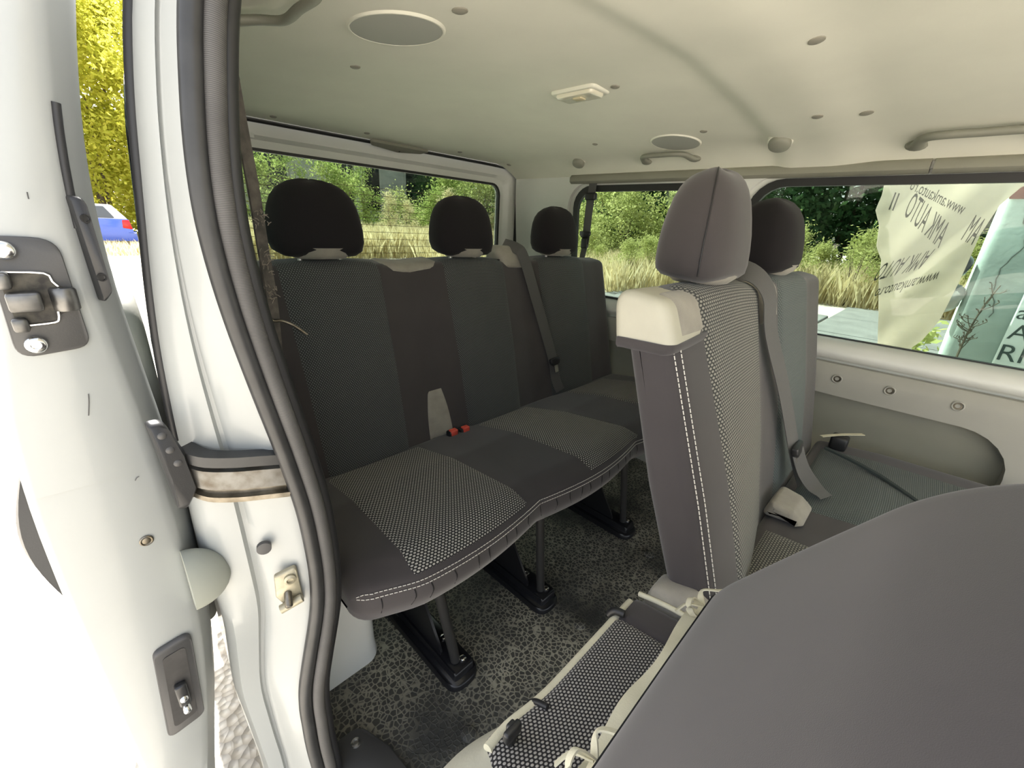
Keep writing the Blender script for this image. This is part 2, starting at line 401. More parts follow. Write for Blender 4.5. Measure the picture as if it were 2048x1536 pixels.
def text_pts(s):
    """flat mesh of a line of lettering, normalised to width 1 and cap height 1"""
    cu = bpy.data.curves.new('lettering', 'FONT'); cu.body = s; cu.resolution_u = 3
    ob = bpy.data.objects.new('lettering', cu); COL.objects.link(ob); bpy.context.view_layer.update()
    me = bpy.data.meshes.new_from_object(ob.evaluated_get(bpy.context.evaluated_depsgraph_get()))
    v = [p.co.copy() for p in me.vertices]; f = [tuple(p.vertices) for p in me.polygons]
    bpy.data.objects.remove(ob); bpy.data.curves.remove(cu); bpy.data.meshes.remove(me)
    x0 = min(p.x for p in v); x1 = max(p.x for p in v); y1 = max(p.y for p in v); y0 = min(p.y for p in v)
    return [((p.x-x0)/(x1-x0), (p.y-y0)/(y1-y0)) for p in v], f

# ================================================================== THE SETTING
CT = [(0, 1.335), (.3, 1.32), (.5, 1.302), (.65, 1.285), (.72, 1.265), (.78, 1.235), (.83, 1.20), (.9, 1.13)]
def zc(x, y):
    t = abs(x-.95)
    z = sum(lerp_tab(CT, abs(t+d)) for d in (-.04, -.02, 0, .02, .04))/5
    k = ss(1.1, 1.66, y); z = z*(1-k)+min(z, 1.283)*k
    return z-.016*ss(.50, .44, y)*ss(.20, .34, y)
def cn(x, y):
    e = .01; a = Vector((2*e, 0, zc(x+e, y)-zc(x-e, y))); b = Vector((0, 2*e, zc(x, y+e)-zc(x, y-e))); return -a.cross(b).normalized()   # points down into the van
def build_ceiling():
    xs = [i/72 for i in range(73)]; ys = [-2.2+.12*i for i in range(19)]+[.10+.02*i for i in range(34)]+[.8+.05*i for i in range(19)]
    X = lambda t, y: (.14+.137*(max(0, y-.66)/1.2)**1.15)*(1-t)+1.76*t
    lo = [[(X(t, y), y, zc(X(t, y), y)) for t in xs] for y in ys]; hi = [[(X(t, y), y, zc(X(t, y), y)+.045) for t in xs] for y in ys]
    v, f = grid(lo); n = len(v); v2, f2 = grid(hi); v += v2; f += [tuple(i+n for i in q[::-1]) for q in f2]
    nc, nr = len(xs), len(ys)
    rim = [j for j in range(nc)]+[i*nc+nc-1 for i in range(1, nr)]+[(nr-1)*nc+j for j in range(nc-2, -1, -1)]+[i*nc for i in range(nr-2, 0, -1)]
    for a, b in zip(rim, rim[1:]+rim[:1]): f.append((b, a, a+n, b+n))
    c = mk('ceiling', v, f, HEADL); setp(c, 'beige grey moulded headliner under the van roof', kind='structure')
    # clips and small covers pressed into the headliner
    for x, y, r in ((.542, 1.043, .011), (.512, .641, .0125), (1.032, .69, .011), (.988, .263, .013), (1.47, 1.041, .010), (1.454, .635, .0105),
                    (1.382, .324, .012), (1.436, .235, .014), (.47, 1.66, .011), (.56, 1.63, .010), (.86, 1.60, .010), (1.284, 1.60, .010), (1.62, 1.64, .011)):
        nn = cn(x, y); v, f = lathe([(r*1.05, -.004), (r, .0016), (r*.75, .0030), (.0005, .0034)], (x, y, zc(x, y)), nn, 14); mk('trim_clip', v, f, CLIP, c)
    # rear latch cover in the header
    o = fillet([(.90, 1.655, 1.279), (1.17, 1.655, 1.279), (1.15, 1.695, 1.272), (1.04, 1.70, 1.262), (.92, 1.69, 1.272)], .012, 4)
    v, f = prism(o, (0, -.25, -1), .010, .003); k = mk('latch_cover', v, f, TRIMG, c)
    v, f = lathe([(.006, 0), (.006, .005), (.002, .007)], (1.045, 1.692, 1.262), (0, -.3, -1), 10); mk('pin', v, f, PLASB, k)
    return c
ceiling = build_ceiling()

# ---- floor
def build_floor():
    xs = [.11+(1.72-.11)*i/60 for i in range(61)]; ys = [-2.2, -1.5, -.8]+[-.4+.02*i for i in range(106)]
    def z(x, y):  # pressed ribs running across the van
        return -.0035*sum(math.exp(-((y-c)/.012)**2) for c in (.37, .475, .245))
    v, f = grid([[(x, y, z(x, y)) for x in xs] for y in ys]); n = len(v)
    fl = mk('floor', v, f, FLOORM); setp(fl, 'worn black rubber floor mat with honeycomb relief', kind='structure')
    for x, y in ((.383, .432), (.770, .428), (1.16, .428)):
        v, f = lathe([(.017, -.002), (.016, .004), (.011, .0065), (.0005, .0075)], (x, y, 0), (0, 0, 1), 18); mk('floor_stud', v, f, FLOORM, fl)
    v, f = box(.16, 1.80, -2.2, 1.78, -.10, -.012); mk('floor_pan', v, f, mat('underbody', (.12, .12, .115), .8), fl, False)
    o = fillet([(.150, .60, 0), (.150, .40, 0), (.262, .40, 0), (.252, .52, 0), (.225, .597, 0)], [.004, .004, .02, .03, .03], 5)
    v, f = prism(o, (0, 0, 1), .016, .005); s = mk('sill_plate', v, f, PLASD, fl)
    v, f = lathe([(.010, 0), (.009, .003), (.005, .004), (.004, .0015), (.0005, .0015)], (.204, .568, .016), (0, 0, 1), 14); mk('screw', v, f, STEEL, s)
build_floor()

# ---- left side wall with its two windows
def build_left():
    top = 1.235
    def xw(z): return 1.79-.035*ss(.75, 1.22, z)
    w = MB()
    W1 = (.70, 1.325, .70, 1.187); W2 = (-1.0, .555, .695, 1.192)
    (v, f), H1 = ring_plate((.628, 1.70, .62, top), (W1[0]-.03, W1[1]+.03, W1[2]-.03, W1[3]+.018), .115, lambda u, q: (xw(q)-.018, u, q), lambda u, q: (xw(q)+.03, u, q)); w.add(v, f)
    (v, f), H2 = ring_plate((-2.2, .628, .62, top), (W2[0]-.03, W2[1]+.03, W2[2]-.03, W2[3]+.018), .125, lambda u, q: (xw(q)-.018, u, q), lambda u, q: (xw(q)+.03, u, q), 16); w.add(v, f)
    wl = w.build('wall_left', WHITE2); setp(wl, 'white painted steel side wall of the van', kind='structure')
    w = MB()   # inner flange round each opening
    for (W, r, U0, U1) in ((W1, .095, W1[0]-.06, W1[1]+.06), (W2, .105, W2[0]-.06, W2[1]+.06)):
        (v, f), H = ring_plate((U0, U1, W[2]-.05, W[3]+.03), W, r, lambda u, q: (xw(q)+.002, u, q), lambda u, q: (xw(q)+.018, u, q), 12, 2); w.add(v, f)
    w.build('window_flange', WHITE2, wl)
    # sill ledge of steel and the vertical creases of the rear pillar
    prof = [(1.80, .702), (1.768, .700), (1.742, .690), (1.726, .672), (1.724, .655), (1.738, .640), (1.752, .632), (1.752, .60)]
    v, f = grid([[(x, y, z) for x, z in smooth_path([Vector((a, b, 0)) for a, b in prof], 3) for y in (yy,)] if False else [(p.x, yy, p.y) for p in smooth_path([Vector((a, b, 0)) for a, b in prof], 3)] for yy in [-2.2+.1*i for i in range(40)]])
    mk('sill_ledge', v, f, WHITE2, wl)
    v, f = grid([[(1.772-.010*s, y, z) for y, s in ((1.375, 0), (1.39, 1), (1.425, 1), (1.44, 0))] for z in [.45+.04*i for i in range(20)]]); mk('pillar_bead', v, f, WHITE2, wl)
    v, f = grid([[(x, y, z) for x, y in ((1.775, 1.50), (1.762, 1.52), (1.762, 1.60), (1.770, 1.64), (1.776, 1.68), (1.80, 1.69))] for z in [.40+.04*i for i in range(22)]]); mk('rear_pillar', v, f, WHITE2, wl)
    v, f = box(1.765, 1.84, 1.69, 1.80, -.05, 1.30); mk('leak_plate', v, f, RUBBER, wl, False)  # added black plate, stops daylight leaking past the tailgate edge
    # upper edge fillet panel between wall and headliner is covered by three clip-on strips
    segs = ((1.335, .695), (.688, .102), (.095, -.62), (-.627, -1.4))
    for i, (ya, yb) in enumerate(segs):
        pr = [(1.755, 1.236), (1.728, 1.234), (1.716, 1.222), (1.716, 1.206), (1.728, 1.197), (1.756, 1.198)]
        v, f = grid([[(x, y, z) for x, z in pr] for y in (ya, (ya+yb)/2, yb)], True, False, True); mk('trim_strip', v, f, TRIMG, wl)
    # trimmed lower panel with a large recess, and the recess back
    (v, f), H = ring_plate((-1.1, 1.68, .0, .628), (-.285, 1.30, .14, .527), .12, lambda u, q: (1.708+.012*ss(.60, .628, q)*1.5, u, q), lambda u, q: (1.762, u, q), 14)
    lp = mk('lower_panel', v, f, PANELU, wl)
    v, f = grid([[(1.762, y, z) for y in (-.42, .2, .8, 1.4)] for z in (.0, .2, .4, .58)]); mk('recess_panel', v, f, PANELL, wl)
    for y in (.145, .010, -.142, -.30):
        o = (1.708, y, .584)
        v, f = lathe([(.0150, -.002), (.0150, .002), (.0125, .0035), (.0105, .002), (.0100, -.002)], o, (-1, 0, 0), 20); s = mk('screw_cup', v, f, PANELU, lp)
        v, f = lathe([(.0098, -.003), (.0098, .0008), (.006, .0008), (.0058, -.0010), (.0005, -.0010)], o, (-1, 0, 0), 16); mk('screw', v, f, GALV, s)
    # glazing
    for k, (W, r, lab) in enumerate(((W1, .095, 'tinted rear quarter window with black rubber edge'), (W2, .105, 'long tinted side window with black rubber edge beside the banner'))):
        pts = rrect(*W, r, 6); v, f = prism([(xw(q)+.012, u, q) for u, q in pts], (1, 0, 0), .004)
        wd = mk('window_%d' % (k+1), v, f, GLASS, None, False); setp(wd, lab, kind='structure')
        # rubber gasket
        ins = .022 if k == 0 else .020
        outr = rrect(W[0]-.004, W[1]+.004, W[2]-.004, W[3]+.004, r, 6); inr = rrect(W[0]+ins, W[1]-ins, W[2]+ins*.5, W[3]-ins, r-ins*.7, 6)
        rows = [[(xw(q)+.010, u, q) for u, q in outr], [(xw(q)-.006, u, q) for u, q in outr], [(xw(q)-.007, u, q) for u, q in inr], [(xw(q)+.010, u, q) for u, q in inr]]
        v, f = grid(rows, True, False); mk('gasket', v, f, RUBBER, wd)
build_left()

# ---- tailgate
def build_tailgate():
    def yb(z): return 1.745-.035*ss(.9, 1.3, z)*0
    (v, f), H = ring_plate((.240, 1.765, .05, 1.285), (.315, 1.665, .60, 1.200), .055, lambda u, q: (u, 1.722+.02*ss(.055, 0, min(u-.315 if u < .9 else 1.665-u, 1.2-q)) - (.016 if q > 1.225 or u > 1.70 else 0), q), lambda u, q: (u, 1.775, q), 16, 7)
    d = mk('door_2', v, f, WHITE2); setp(d, 'white steel tailgate with a wide heated rear window', kind='structure')
    pts = rrect(.315, 1.665, .60, 1.200, .055, 6)
    v, f = prism([(u, 1.758, q) for u, q in pts], (0, 1, 0), .005); wd = mk('window_3', v, f, GLASS, None, False); setp(wd, 'heated rear window of the tailgate with fine dark lines', kind='structure')
    inr = rrect(.327, 1.653, .612, 1.190, .047, 6)
    rows = [[(u, 1.757, q) for u, q in pts], [(u, 1.741, q) for u, q in pts], [(u, 1.741, q) for u, q in inr], [(u, 1.757, q) for u, q in inr]]
    v, f = grid(rows, True, False); mk('gasket', v, f, RUBBER, wd)
    mb = MB()
    for k in range(17):
        z = .66+k*.0285; v, f = box(.33, 1.64, 1.7562, 1.7572, z, z+.0016); mb.add(v, f)
    o = mb.build('heating_line', mat('heater_line', (.10, .06, .03), .5), wd, False); o['kind'] = 'stuff'
    # seal in the gap between tailgate and pillar, and the dark shut line under the headliner
    tube('door_seal', [(1.772, 1.706, .30), (1.772, 1.706, 1.0), (1.770, 1.706, 1.17), (1.760, 1.708, 1.225), (1.735, 1.712, 1.262), (1.67, 1.712, 1.277), (1.2, 1.712, 1.2795), (.36, 1.712, 1.2795)], .0095, RUBBER, d)
    v, f = box(.40, .52, 1.700, 1.712, 1.222, 1.240, .004); mk('label_bracket', v, f, WHITE2, d)
build_tailgate()

# ---- right side: pillar behind the sliding door opening, quarter panel, wheel arch
XS = [(-.30, .135), (.043, .142), (.130, .137), (.258, .138), (.354, .161), (.427, .178), (.505, .182), (.609, .177), (.704, .163), (.794, .147), (.895, .131), (.985, .123), (1.055, .126), (1.119, .134), (1.18, .144), (1.24, .160), (1.30, .185)]
XB = [(-.30, .070), (.072, .060), (.264, .049), (.410, .058), (.516, .050), (.620, .050), (.689, .054), (.754, .055), (.839, .058), (.921, .065), (1.006, .075), (1.101, .086), (1.188, .101), (1.24, .116), (1.30, .145)]
def sm_tab(tab, z): return sum(lerp_tab(tab, z+d) for d in (-.03, -.015, 0, .015, .03))/5
def xs_(z): return sm_tab(XS, z)
def xb_(z): return sm_tab(XB, z)
def taper(y): return .137*(max(0, y-.66)/1.2)**1.15
def build_right():
    zs = [-.28+.022*i for i in range(73)]
    rows = []
    for z in zs:
        a, b = xs_(z), xb_(z); a -= .012
        g = lambda t: b+(a-b)*t
        low = ss(.55, .35, z)
        rows.append([(a+.032, .66, z), (a+.032, .590, z), (a+.024, .566, z), (a, .560, z), (g(.86), .566, z), (g(.72), .578+.008*low, z), (g(.52), .590+.012*low, z), (g(.47), .600+.02*low, z),
                     (g(.42), .601+.02*low, z), (g(.37), .596+.018*low, z), (g(.20), .604+.012*low, z), (g(.06), .618, z), (b, .634, z), (b-.002, .645, z), (b, .66, z), (b+taper(.78), .78, z), (b+taper(.80), .80, z), (a+.032, .80, z), (a+.032, .70, z)])
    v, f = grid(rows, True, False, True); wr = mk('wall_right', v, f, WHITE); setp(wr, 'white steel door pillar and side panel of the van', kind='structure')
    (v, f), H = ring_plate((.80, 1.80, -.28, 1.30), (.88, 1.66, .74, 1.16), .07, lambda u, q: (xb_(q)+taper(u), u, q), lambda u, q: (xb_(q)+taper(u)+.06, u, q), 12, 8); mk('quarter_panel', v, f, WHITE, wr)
    pts = rrect(.86, 1.68, .72, 1.18, .08, 6); v, f = prism([(xb_(q)+taper(u)-.004, u, q) for u, q in pts], (1, 0, 0), .005); wd = mk('window_4', v, f, GLASS, None, False); setp(wd, 'tinted quarter window seen edge-on behind the white door pillar', kind='structure')
    # black edge seal of the body panel, the smooth outer seal and the ribbed pinch trim of the door opening
    tube('edge_seal', [(xb_(z)-.001, .640, z) for z in [1.27-.05*i for i in range(12)]], .0058, RUBBER, wr, 8, 3)
    zz = [1.27-.04*i for i in range(38)]
    tube('outer_seal', [(xs_(z)-.0120, .549+.004*ss(.5, .3, z), z) for z in zz], .0112, RUBG, wr, 10, 3)
    p = smooth_path([(xs_(z)+.0045, .541, z) for z in zz], 4); v, f, u = sweep(p, [(.0092*math.cos(t)*1.0, .0092*math.sin(t)) for t in [2*math.pi*k/12 for k in range(12)]]); mk('ribbed_trim', v, f, RIBBED, wr, True, u)
    tube('inner_lip', [(xs_(z)+.0165, .549, z) for z in zz], .0095, RUBBER, wr, 8, 3)
    # wheel arch inside the van
    sec = lambda x: fillet([(.712, -.01), (1.62, -.01), (1.62, .26), (.80, .26), (.722, .20)], [.01, .02, .04, .06, .06], 5)
    P = Pad(sec, .12, .338, .03, 80); P.body('wheel_arch', WHITE2, wr, 8)
    v, f = box(.232, .30, 1.70, 1.79, -.10, 1.235); mk('leak_plate', v, f, RUBBER, wr, False)  # added black box closing the rear corner gap where light leaked in
    # slide rail of the sliding door on the pillar
    path = smooth_path([(.151, .566, .688), (.125, .572, .693), (.095, .583, .697), (.070, .597, .702), (.055, .618, .710)], 5)
    for nm, dz, dy, pr, m in (('rail_cap', .008, -.010, rect(.020, .014), RUBG), ('rail_channel', -.020, -.006, rect(.020, .026), mat('rail_grey', (.20, .195, .18), .4, metal=.5, noise=.5, nscale=50, col2=(.10, .085, .065))), ('rail_strip', -.036, -.002, rect(.014, .014), GALV), ('rail_lip', -.047, -.010, rect(.018, .007), GALV)):  # narrow greasy steel strip sits between channel and lip
        v, f, u = sweep([(x, y+dy, z+dz) for x, y, z in path], [(b, a) for a, b in pr] if False else pr, up=(0, 0, 1)); mk(nm, v, f, m, wr)
    # grease plug and brass striker
    v, f = lathe([(.0095, -.006), (.0095, .0006), (.008, .0010), (.0005, .0011)], (.113, .5765, .550), (-.28, -1, 0), 18); mk('hole_plug', v, f, PLASD, wr)
    n = Vector((-.30, -1, 0)).normalized(); t = Vector((1, -.30, 0)).normalized(); o = Vector((.136, .5705, .472)); Z = Vector((0, 0, 1))
    out = fillet([o+t*a+Z*b for a, b in ((-.018, .028), (.012, .036), (.016, -.036), (-.008, -.036), (-.020, -.010))], .005, 3)
    v, f = prism(out, n, .007, .002); st = mk('striker_plate', v, f, BRASS, wr)
    v, f = lathe([(.0085, 0), (.0085, .004), (.005, .006), (.004, .003), (.0005, .003)], o+t*.002+Z*.018+n*.007, n, 14); mk('striker_screw', v, f, BRASS, st)
    v, f = lathe([(.0055, 0), (.0055, .020), (.004, .022)], o-t*.004-Z*.008+n*.006, n-Z*.5, 12); mk('striker_pin', v, f, GALV, st)
    v, f, u = sweep([o-t*.016-Z*.030+n*.012, o+t*.014-Z*.020+n*.012], circ(.0068, 12)); mk('striker_bar', v, f, BRASS, st)
build_right()

# ---- sliding door, pushed back along the outside of the body
DO = [(-.30, -.060), (.05, -.075), (.247, -.083), (.412, -.085), (.567, -.087), (.672, -.086), (.789, -.079), (.910, -.056), (1.037, -.032), (1.148, -.008), (1.25, .020), (1.32, .045)]
DI = [(-.30, -.040), (.05, -.024), (.148, -.009), (.288, .014), (.405, .027), (.524, .032), (.641, .031), (.722, .029), (.820, .023), (.905, .018), (.988, .018), (1.066, .024), (1.163, .040), (1.25, .060), (1.32, .078)]
def build_door():
    O = lambda z: sm_tab(DO, z); I = lambda z: sm_tab(DI, z)
    def loop(z, y0, y1, bul):
        a, b = O(z), I(z)
        if y0 > .7: return [(a, y0, z), (b+.016, y0, z), (b+.018, y1, z), (a, y1, z)]
        return [(a, .645, z), (a+.002, .628, z), (a+.010, .620, z), (a+.5*(b-a), .6185, z), (b-.012, .620, z), (b-.003, .626, z), (b, .631, z), (b+.004, .640, z), (b+.012, .655, z), (b+.018+bul, .675, z), (b+.018+bul, y1, z), (a, y1, z)]
    zs = [-.28+.03*i for i in range(34)]
    rows = [loop(z, .62, 1.60, 0) for z in zs]
    # shallow pressed steps in the front face
    for r in rows:
        z = r[0][2]; d = .006*ss(.775, .765, z)*ss(.70, .73, z)+.005*ss(.20, .17, z)
        for k in (2, 3, 4): r[k] = (r[k][0], r[k][1]+d, z)
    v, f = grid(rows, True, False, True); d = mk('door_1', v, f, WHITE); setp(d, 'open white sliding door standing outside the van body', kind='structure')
    mb = MB(); zu = [.70+.03*i for i in range(20)]
    v, f = grid([loop(z, .62, .77, 0) for z in zu], True, False, True); mb.add(v, f)
    v, f = grid([loop(z, 1.48, 1.60, 0) for z in zu], True, False, True); mb.add(v, f)
    v, f = grid([loop(z, .75, 1.50, 0) for z in (1.19, 1.22, 1.27)], True, False, True); mb.add(v, f)
    mb.build('window_frame', WHITE, d)
    v, f = grid([[(O(z)+.020, y, z) for y in (.74, 1.12, 1.50)] for z in [.70+.05*i for i in range(11)]]); n = len(v)
    v = v+[(x+.004, y, z) for x, y, z in v]; f = f+[tuple(i+n for i in q[::-1]) for q in f]; mk('pane', v, f, GLASS2, d)
    tube('window_seal', [(I(z)-.001, .6265, z) for z in (1.085, 1.06, 1.03, 1.0, .975)], .0036, RUBBER, d, 8, 4)
    # beige inner trim with its hollow
    sec = lambda x: fillet([(.96, .10), (1.52, .10), (1.52, .86), (1.02, .86), (.97, .80)], .05, 5)
    P = Pad(sec, .030, .077, .018, 70); P.body('door_trim', PANELU, d, 4)
    v, f = lathe([(.028, -.002), (.026, .004), (.018, .001), (.0005, .001)], (.077, 1.10, .74), (1, -.1, 0), 20); mk('trim_cup', v, f, TRIMG, d)
    # latch
    F = .6185
    def W(x, z, dy=0): return Vector((x, F-dy, z))
    out = fillet([W(-.048, .968), (W(.000, .966)), W(.002, .858), W(-.052, .853)], [.012, .018, .014, .014], 6)
    v, f = prism(out, (0, -1, 0), .0035, .0012); lp = mk('latch_plate', v, f, PLASD, d)
    out = fillet([W(-.046, .937, .0036), W(-.012, .934, .0036), W(-.010, .922, .0036), W(-.004, .920, .0036), W(-.006, .897, .0036), W(-.014, .893, .0036), W(-.018, .884, .0036), W(-.044, .884, .0036)], .003, 3)
    v, f = prism(out, (0, -1, 0), .0006); mk('latch_mouth', v, f, mat('latch_dark', (.030, .028, .026), .5, metal=.5, noise=.5, nscale=80, col2=(.11, .10, .08)), lp)
    tube('mouth_rim', [W(-.044, .936, .005), W(-.016, .934, .005), W(-.012, .926, .005), W(-.009, .921, .005)], .0013, CHROME, lp, 6, 3)
    tube('mouth_rim', [W(-.036, .8855, .005), W(-.019, .8865, .005), W(-.0155, .890, .005), W(-.0145, .897, .005)], .0013, CHROME, lp, 6, 3)
    v, f = lathe([(.0085, -.011), (.0100, -.009), (.0100, .009), (.0085, .011)], W(-.007, .909, .008), (0, 0, 1), 18); mk('latch_roller', v, f, LATCHM, lp)
    v, f = box(-.045, -.022, F-.020, F-.005, .900, .918, .003); mk('latch_claw', v, f, LATCHM, lp)
    v, f = box(-.050, -.038, F-.018, F-.004, .921, .936, .003); mk('latch_finger', v, f, LATCHM, lp)
    v, f = box(-.047, -.036, F-.014, F-.004, .880, .894, .003); mk('latch_finger', v, f, LATCHM, lp)
    for x, z in ((-.0365, .955), (-.0365, .866)):
        v, f = lathe([(.0085, 0), (.0085, .0025), (.0065, .0045), (.0040, .0048), (.0036, .0015), (.0005, .0015)], W(x, z, .0035), (0, -1, 0), 18); mk('latch_screw', v, f, CHROME, lp)
    # rubber side stop on the inner edge
    out = fillet([(.012, .632, 1.006), (.023, .632, 1.004), (.025, .632, .912), (.016, .632, .900)], [.003, .008, .006, .003], 4)
    v, f = prism(out, (.35, -1, 0), .016, .003); rs = mk('side_stop', v, f, PLASB, d)
    for z in (.985, .928):
        v, f = lathe([(.0042, 0), (.0042, .0012), (.003, .0012), (.0028, -.002), (.0005, -.002)], (.0240, .6162, z), (.35, -1, 0), 12); mk('stop_screw', v, f, BLKMET, rs)
    v, f = lathe([(.0072, 0), (.0072, .001), (.006, .0018), (.0045, .001), (.003, .0016), (.0005, .0016)], W(-.002, .604, 0), (0, -1, 0), 16); mk('face_screw', v, f, GALV, d)
    for pts in (((-.012, .806), (-.0135, .797), (-.017, .782)), ((-.046, 1.012), (-.045, 1.008), (-.043, 1.006)), ((-.010, 1.006), (-.0103, 1.003), (-.0104, 1.000)), ((.004, .690), (.006, .693), (.0085, .694))):
        tube('scratch', [W(x, z, .0003) for x, z in pts], .0005, PLASD, d, 5, 3)
    # lower catch
    out = fillet([W(-.030, .432), W(.014, .438), W(.004, .276), W(-.042, .268)], [.012, .012, .012, .010], 5)
    v, f = prism(out, (0, -1, 0), .007, .003); cp = mk('lower_catch', v, f, PLASD, d)
    out = fillet([W(-.022, .418, .0072), W(.004, .421, .0072), W(-.004, .292, .0072), W(-.032, .286, .0072)], .006, 4)
    v, f = prism(out, (0, -1, 0), .0008); mk('catch_face', v, f, mat('catch_face', (.05, .047, .045), .45, noise=.4, nscale=50), cp)
    v, f = box(-.020, -.006, F-.018, F-.007, .325, .365, .003); mk('catch_bolt', v, f, LEGGREY, cp)
    for z in (.342, .318):
        v, f = lathe([(.005, 0), (.005, .010), (.003, .012)], W(-.013, z, .010), (0, -1, -.25), 12); mk('catch_pin', v, f, CHROME, cp)
    # soft grey bumper
    rows = []
    for k in range(9):
        t = k/8; s = math.sqrt(max(.0, 1-(t*.98)**2)); x = .026+.048*t
        rows.append([(x, (.612+.028*s*math.cos(a)), .524+.048*s*math.sin(a)-.006*t) for a in [2*math.pi*j/18 for j in range(18)]])
    v, f = grid(rows, True, False, True); mk('bumper', v, f, mat('bumper_grey', (.33, .345, .30), .6), d)
    # black roller cover with three dimples
    out = fillet([(.025, .602, .768), (.040, .602, .768), (.053, .602, .722), (.056, .602, .668), (.042, .602, .646), (.033, .602, .650), (.031, .602, .69)], [.004, .012, .02, .01, .008, .004, .01], 5)
    v, f = prism(out, (.1, -1, 0), .016, .005); rc = mk('roller_cover', v, f, PLASB, d)
    for k, z in enumerate((.752, .732, .713)):
        v, f = lathe([(.0045, 0), (.0035, .0012), (.0005, .0016)], (.0365+.004*k, .586, z), (0, -1, 0), 12); mk('cover_dimple', v, f, PLASD, rc)
    # dark grip on the outer skin, seen edge-on
    rows = [[(O(z)+.004, y, z) for y in (.66, .66, .76, .76)] for z in (.70, .55)]
    rows = []
    for k in range(13):
        t = k/12; z = .715-.17*t; h = .017*math.sin(math.pi*t)
        rows.append([(O(z)+.004, .652, z), (O(z)-h*.8, .650, z), (O(z)-h, .66, z), (O(z)-h, .80, z), (O(z)-h*.6, .82, z), (O(z)+.004, .82, z)])
    v, f = grid(rows, True, False, True); mk('outer_grip', v, f, PLASD, d)
build_door()

# ================================================================== CEILING FITTINGS
def speaker(x, y, rx, ry, label, rot=0):
    t = thing('ceiling_speaker', (x, y, zc(x, y)), label, 'speaker'); n = cn(x, y); o = Vector((x, y, zc(x, y)))
    v, f = lathe([(.0835, -.006), (.0825, .001), (.080, .004), (.0775, .004), (.0765, .001)], o, n, 40); mk('rim', v, f, HEADL, t)
    v, f = lathe([(.0768, -.004), (.0768, .0035), (.05, .0045), (.02, .005), (.0005, .005)], o, n, 40); mk('grille', v, f, SPK, t)
speaker(.484, .776, 1, 1, 'large round grey speaker grille in the headliner above the rear bench end')
speaker(1.53, .757, 1, 1, 'round grey speaker grille above a grab handle over the rear quarter window')
def dome():
    x, y = 1.025, .79; n = cn(x, y); o = Vector((x, y, zc(x, y)))
    t = thing('dome_light', o, 'clear plastic roof lamp with beige frame in the headliner', 'lamp')
    def q(a, b, h): return o+Vector((a, 0, 0))+Vector((0, b, 0))+n*h
    out = fillet([q(-.040, -.070, -.003), q(.040, -.070, -.003), q(.040, .070, -.003), q(-.040, .070, -.003)], .018, 5); v, f = prism(out, n, .009, .003); mk('lamp_frame', v, f, HEADL, t)
    out = fillet([q(-.030, -.058, .004), q(.030, -.058, .004), q(.030, .058, .004), q(-.030, .058, .004)], .012, 5); v, f = prism(out, n, .010, .004); mk('lamp_lens', v, f, mat('lamp_lens', (.80, .76, .62), .15, coat=.5), t)
    out = fillet([q(-.012, -.014, .013), q(.012, -.014, .013), q(.012, .014, .013), q(-.012, .014, .013)], .004, 3); v, f = prism(out, n, .004, .001); mk('switch', v, f, mat('lamp_switch', (.62, .55, .36), .4), t)
dome()
def grab(y0, y1, x, drop, r, label):
    z = zc(x, (y0+y1)/2); t = thing('grab_handle', (x, (y0+y1)/2, z), label, 'handle')
    s = 1 if y1 > y0 else -1
    g = 1 if x > .95 else -1; xi = x-g*.085; zi = zc(xi, (y0+y1)/2)-drop   # the bar stands inboard of its two mounts
    pts = [(x, y0, zc(x, y0)-.002), (x-g*.018, y0+s*.004, z-.004), (x-g*.060, y0+s*.016, zi), (xi, y0+s*.048, zi), (xi, (y0+y1)/2, zi), (xi, y1-s*.048, zi), (x-g*.060, y1-s*.016, zi), (x-g*.018, y1-s*.004, z-.004), (x, y1, zc(x, y1)-.002)]
    p = smooth_path(pts, 7)
    pr = lambda t: [(a*(1+.5*abs(2*t-1)**3), b*(1+1.1*abs(2*t-1)**3)) for a, b in [(r*.8*math.cos(q), r*math.sin(q)) for q in [2*math.pi*k/14 for k in range(14)]]]
    v, f, u = sweep(p, pr); mk('grip', v, f, HANDLE, t)
    for y in (y0, y1):
        n = cn(x, y); v, f = lathe([(r*2.0, -.004), (r*1.9, .003), (r*1.5, .005), (.0005, .006)], (x, y, zc(x, y)), n, 16); mk('mount', v, f, HANDLE, t)
grab(.93, .74, 1.668, .020, .0100, 'short grey plastic grab handle over the rear quarter window')
grab(.142, -.10, 1.672, .020, .0118, 'long grey plastic grab handle over the long side window')
grab(.62, .83, .215, .020, .0075, 'grey plastic grab handle over the sliding door pillar')
for x, y, r, lab in ((1.545, .442, .030, 'round grey cap in the headliner between the two left grab handles'), (1.632, 1.232, .026, 'half-round grey cap in the headliner by the tailgate corner')):
    t = thing('round_cap', (x, y, zc(x, y)), lab, 'cap'); n = Vector((-.45, -.1, -.9)).normalized()
    v, f = lathe([(r, -.012), (r, .010), (r*.93, .016), (r*.7, .020), (.0005, .022)], (x+.004, y, zc(x, y)-.002), n, 24); mk('cap_disc', v, f, HANDLE, t)
    v, f = lathe([(r*1.12, -.012), (r*1.1, .002), (r*1.0, .004)], (x+.004, y, zc(x, y)-.002), n, 24); mk('cap_ring', v, f, HEADL, t)

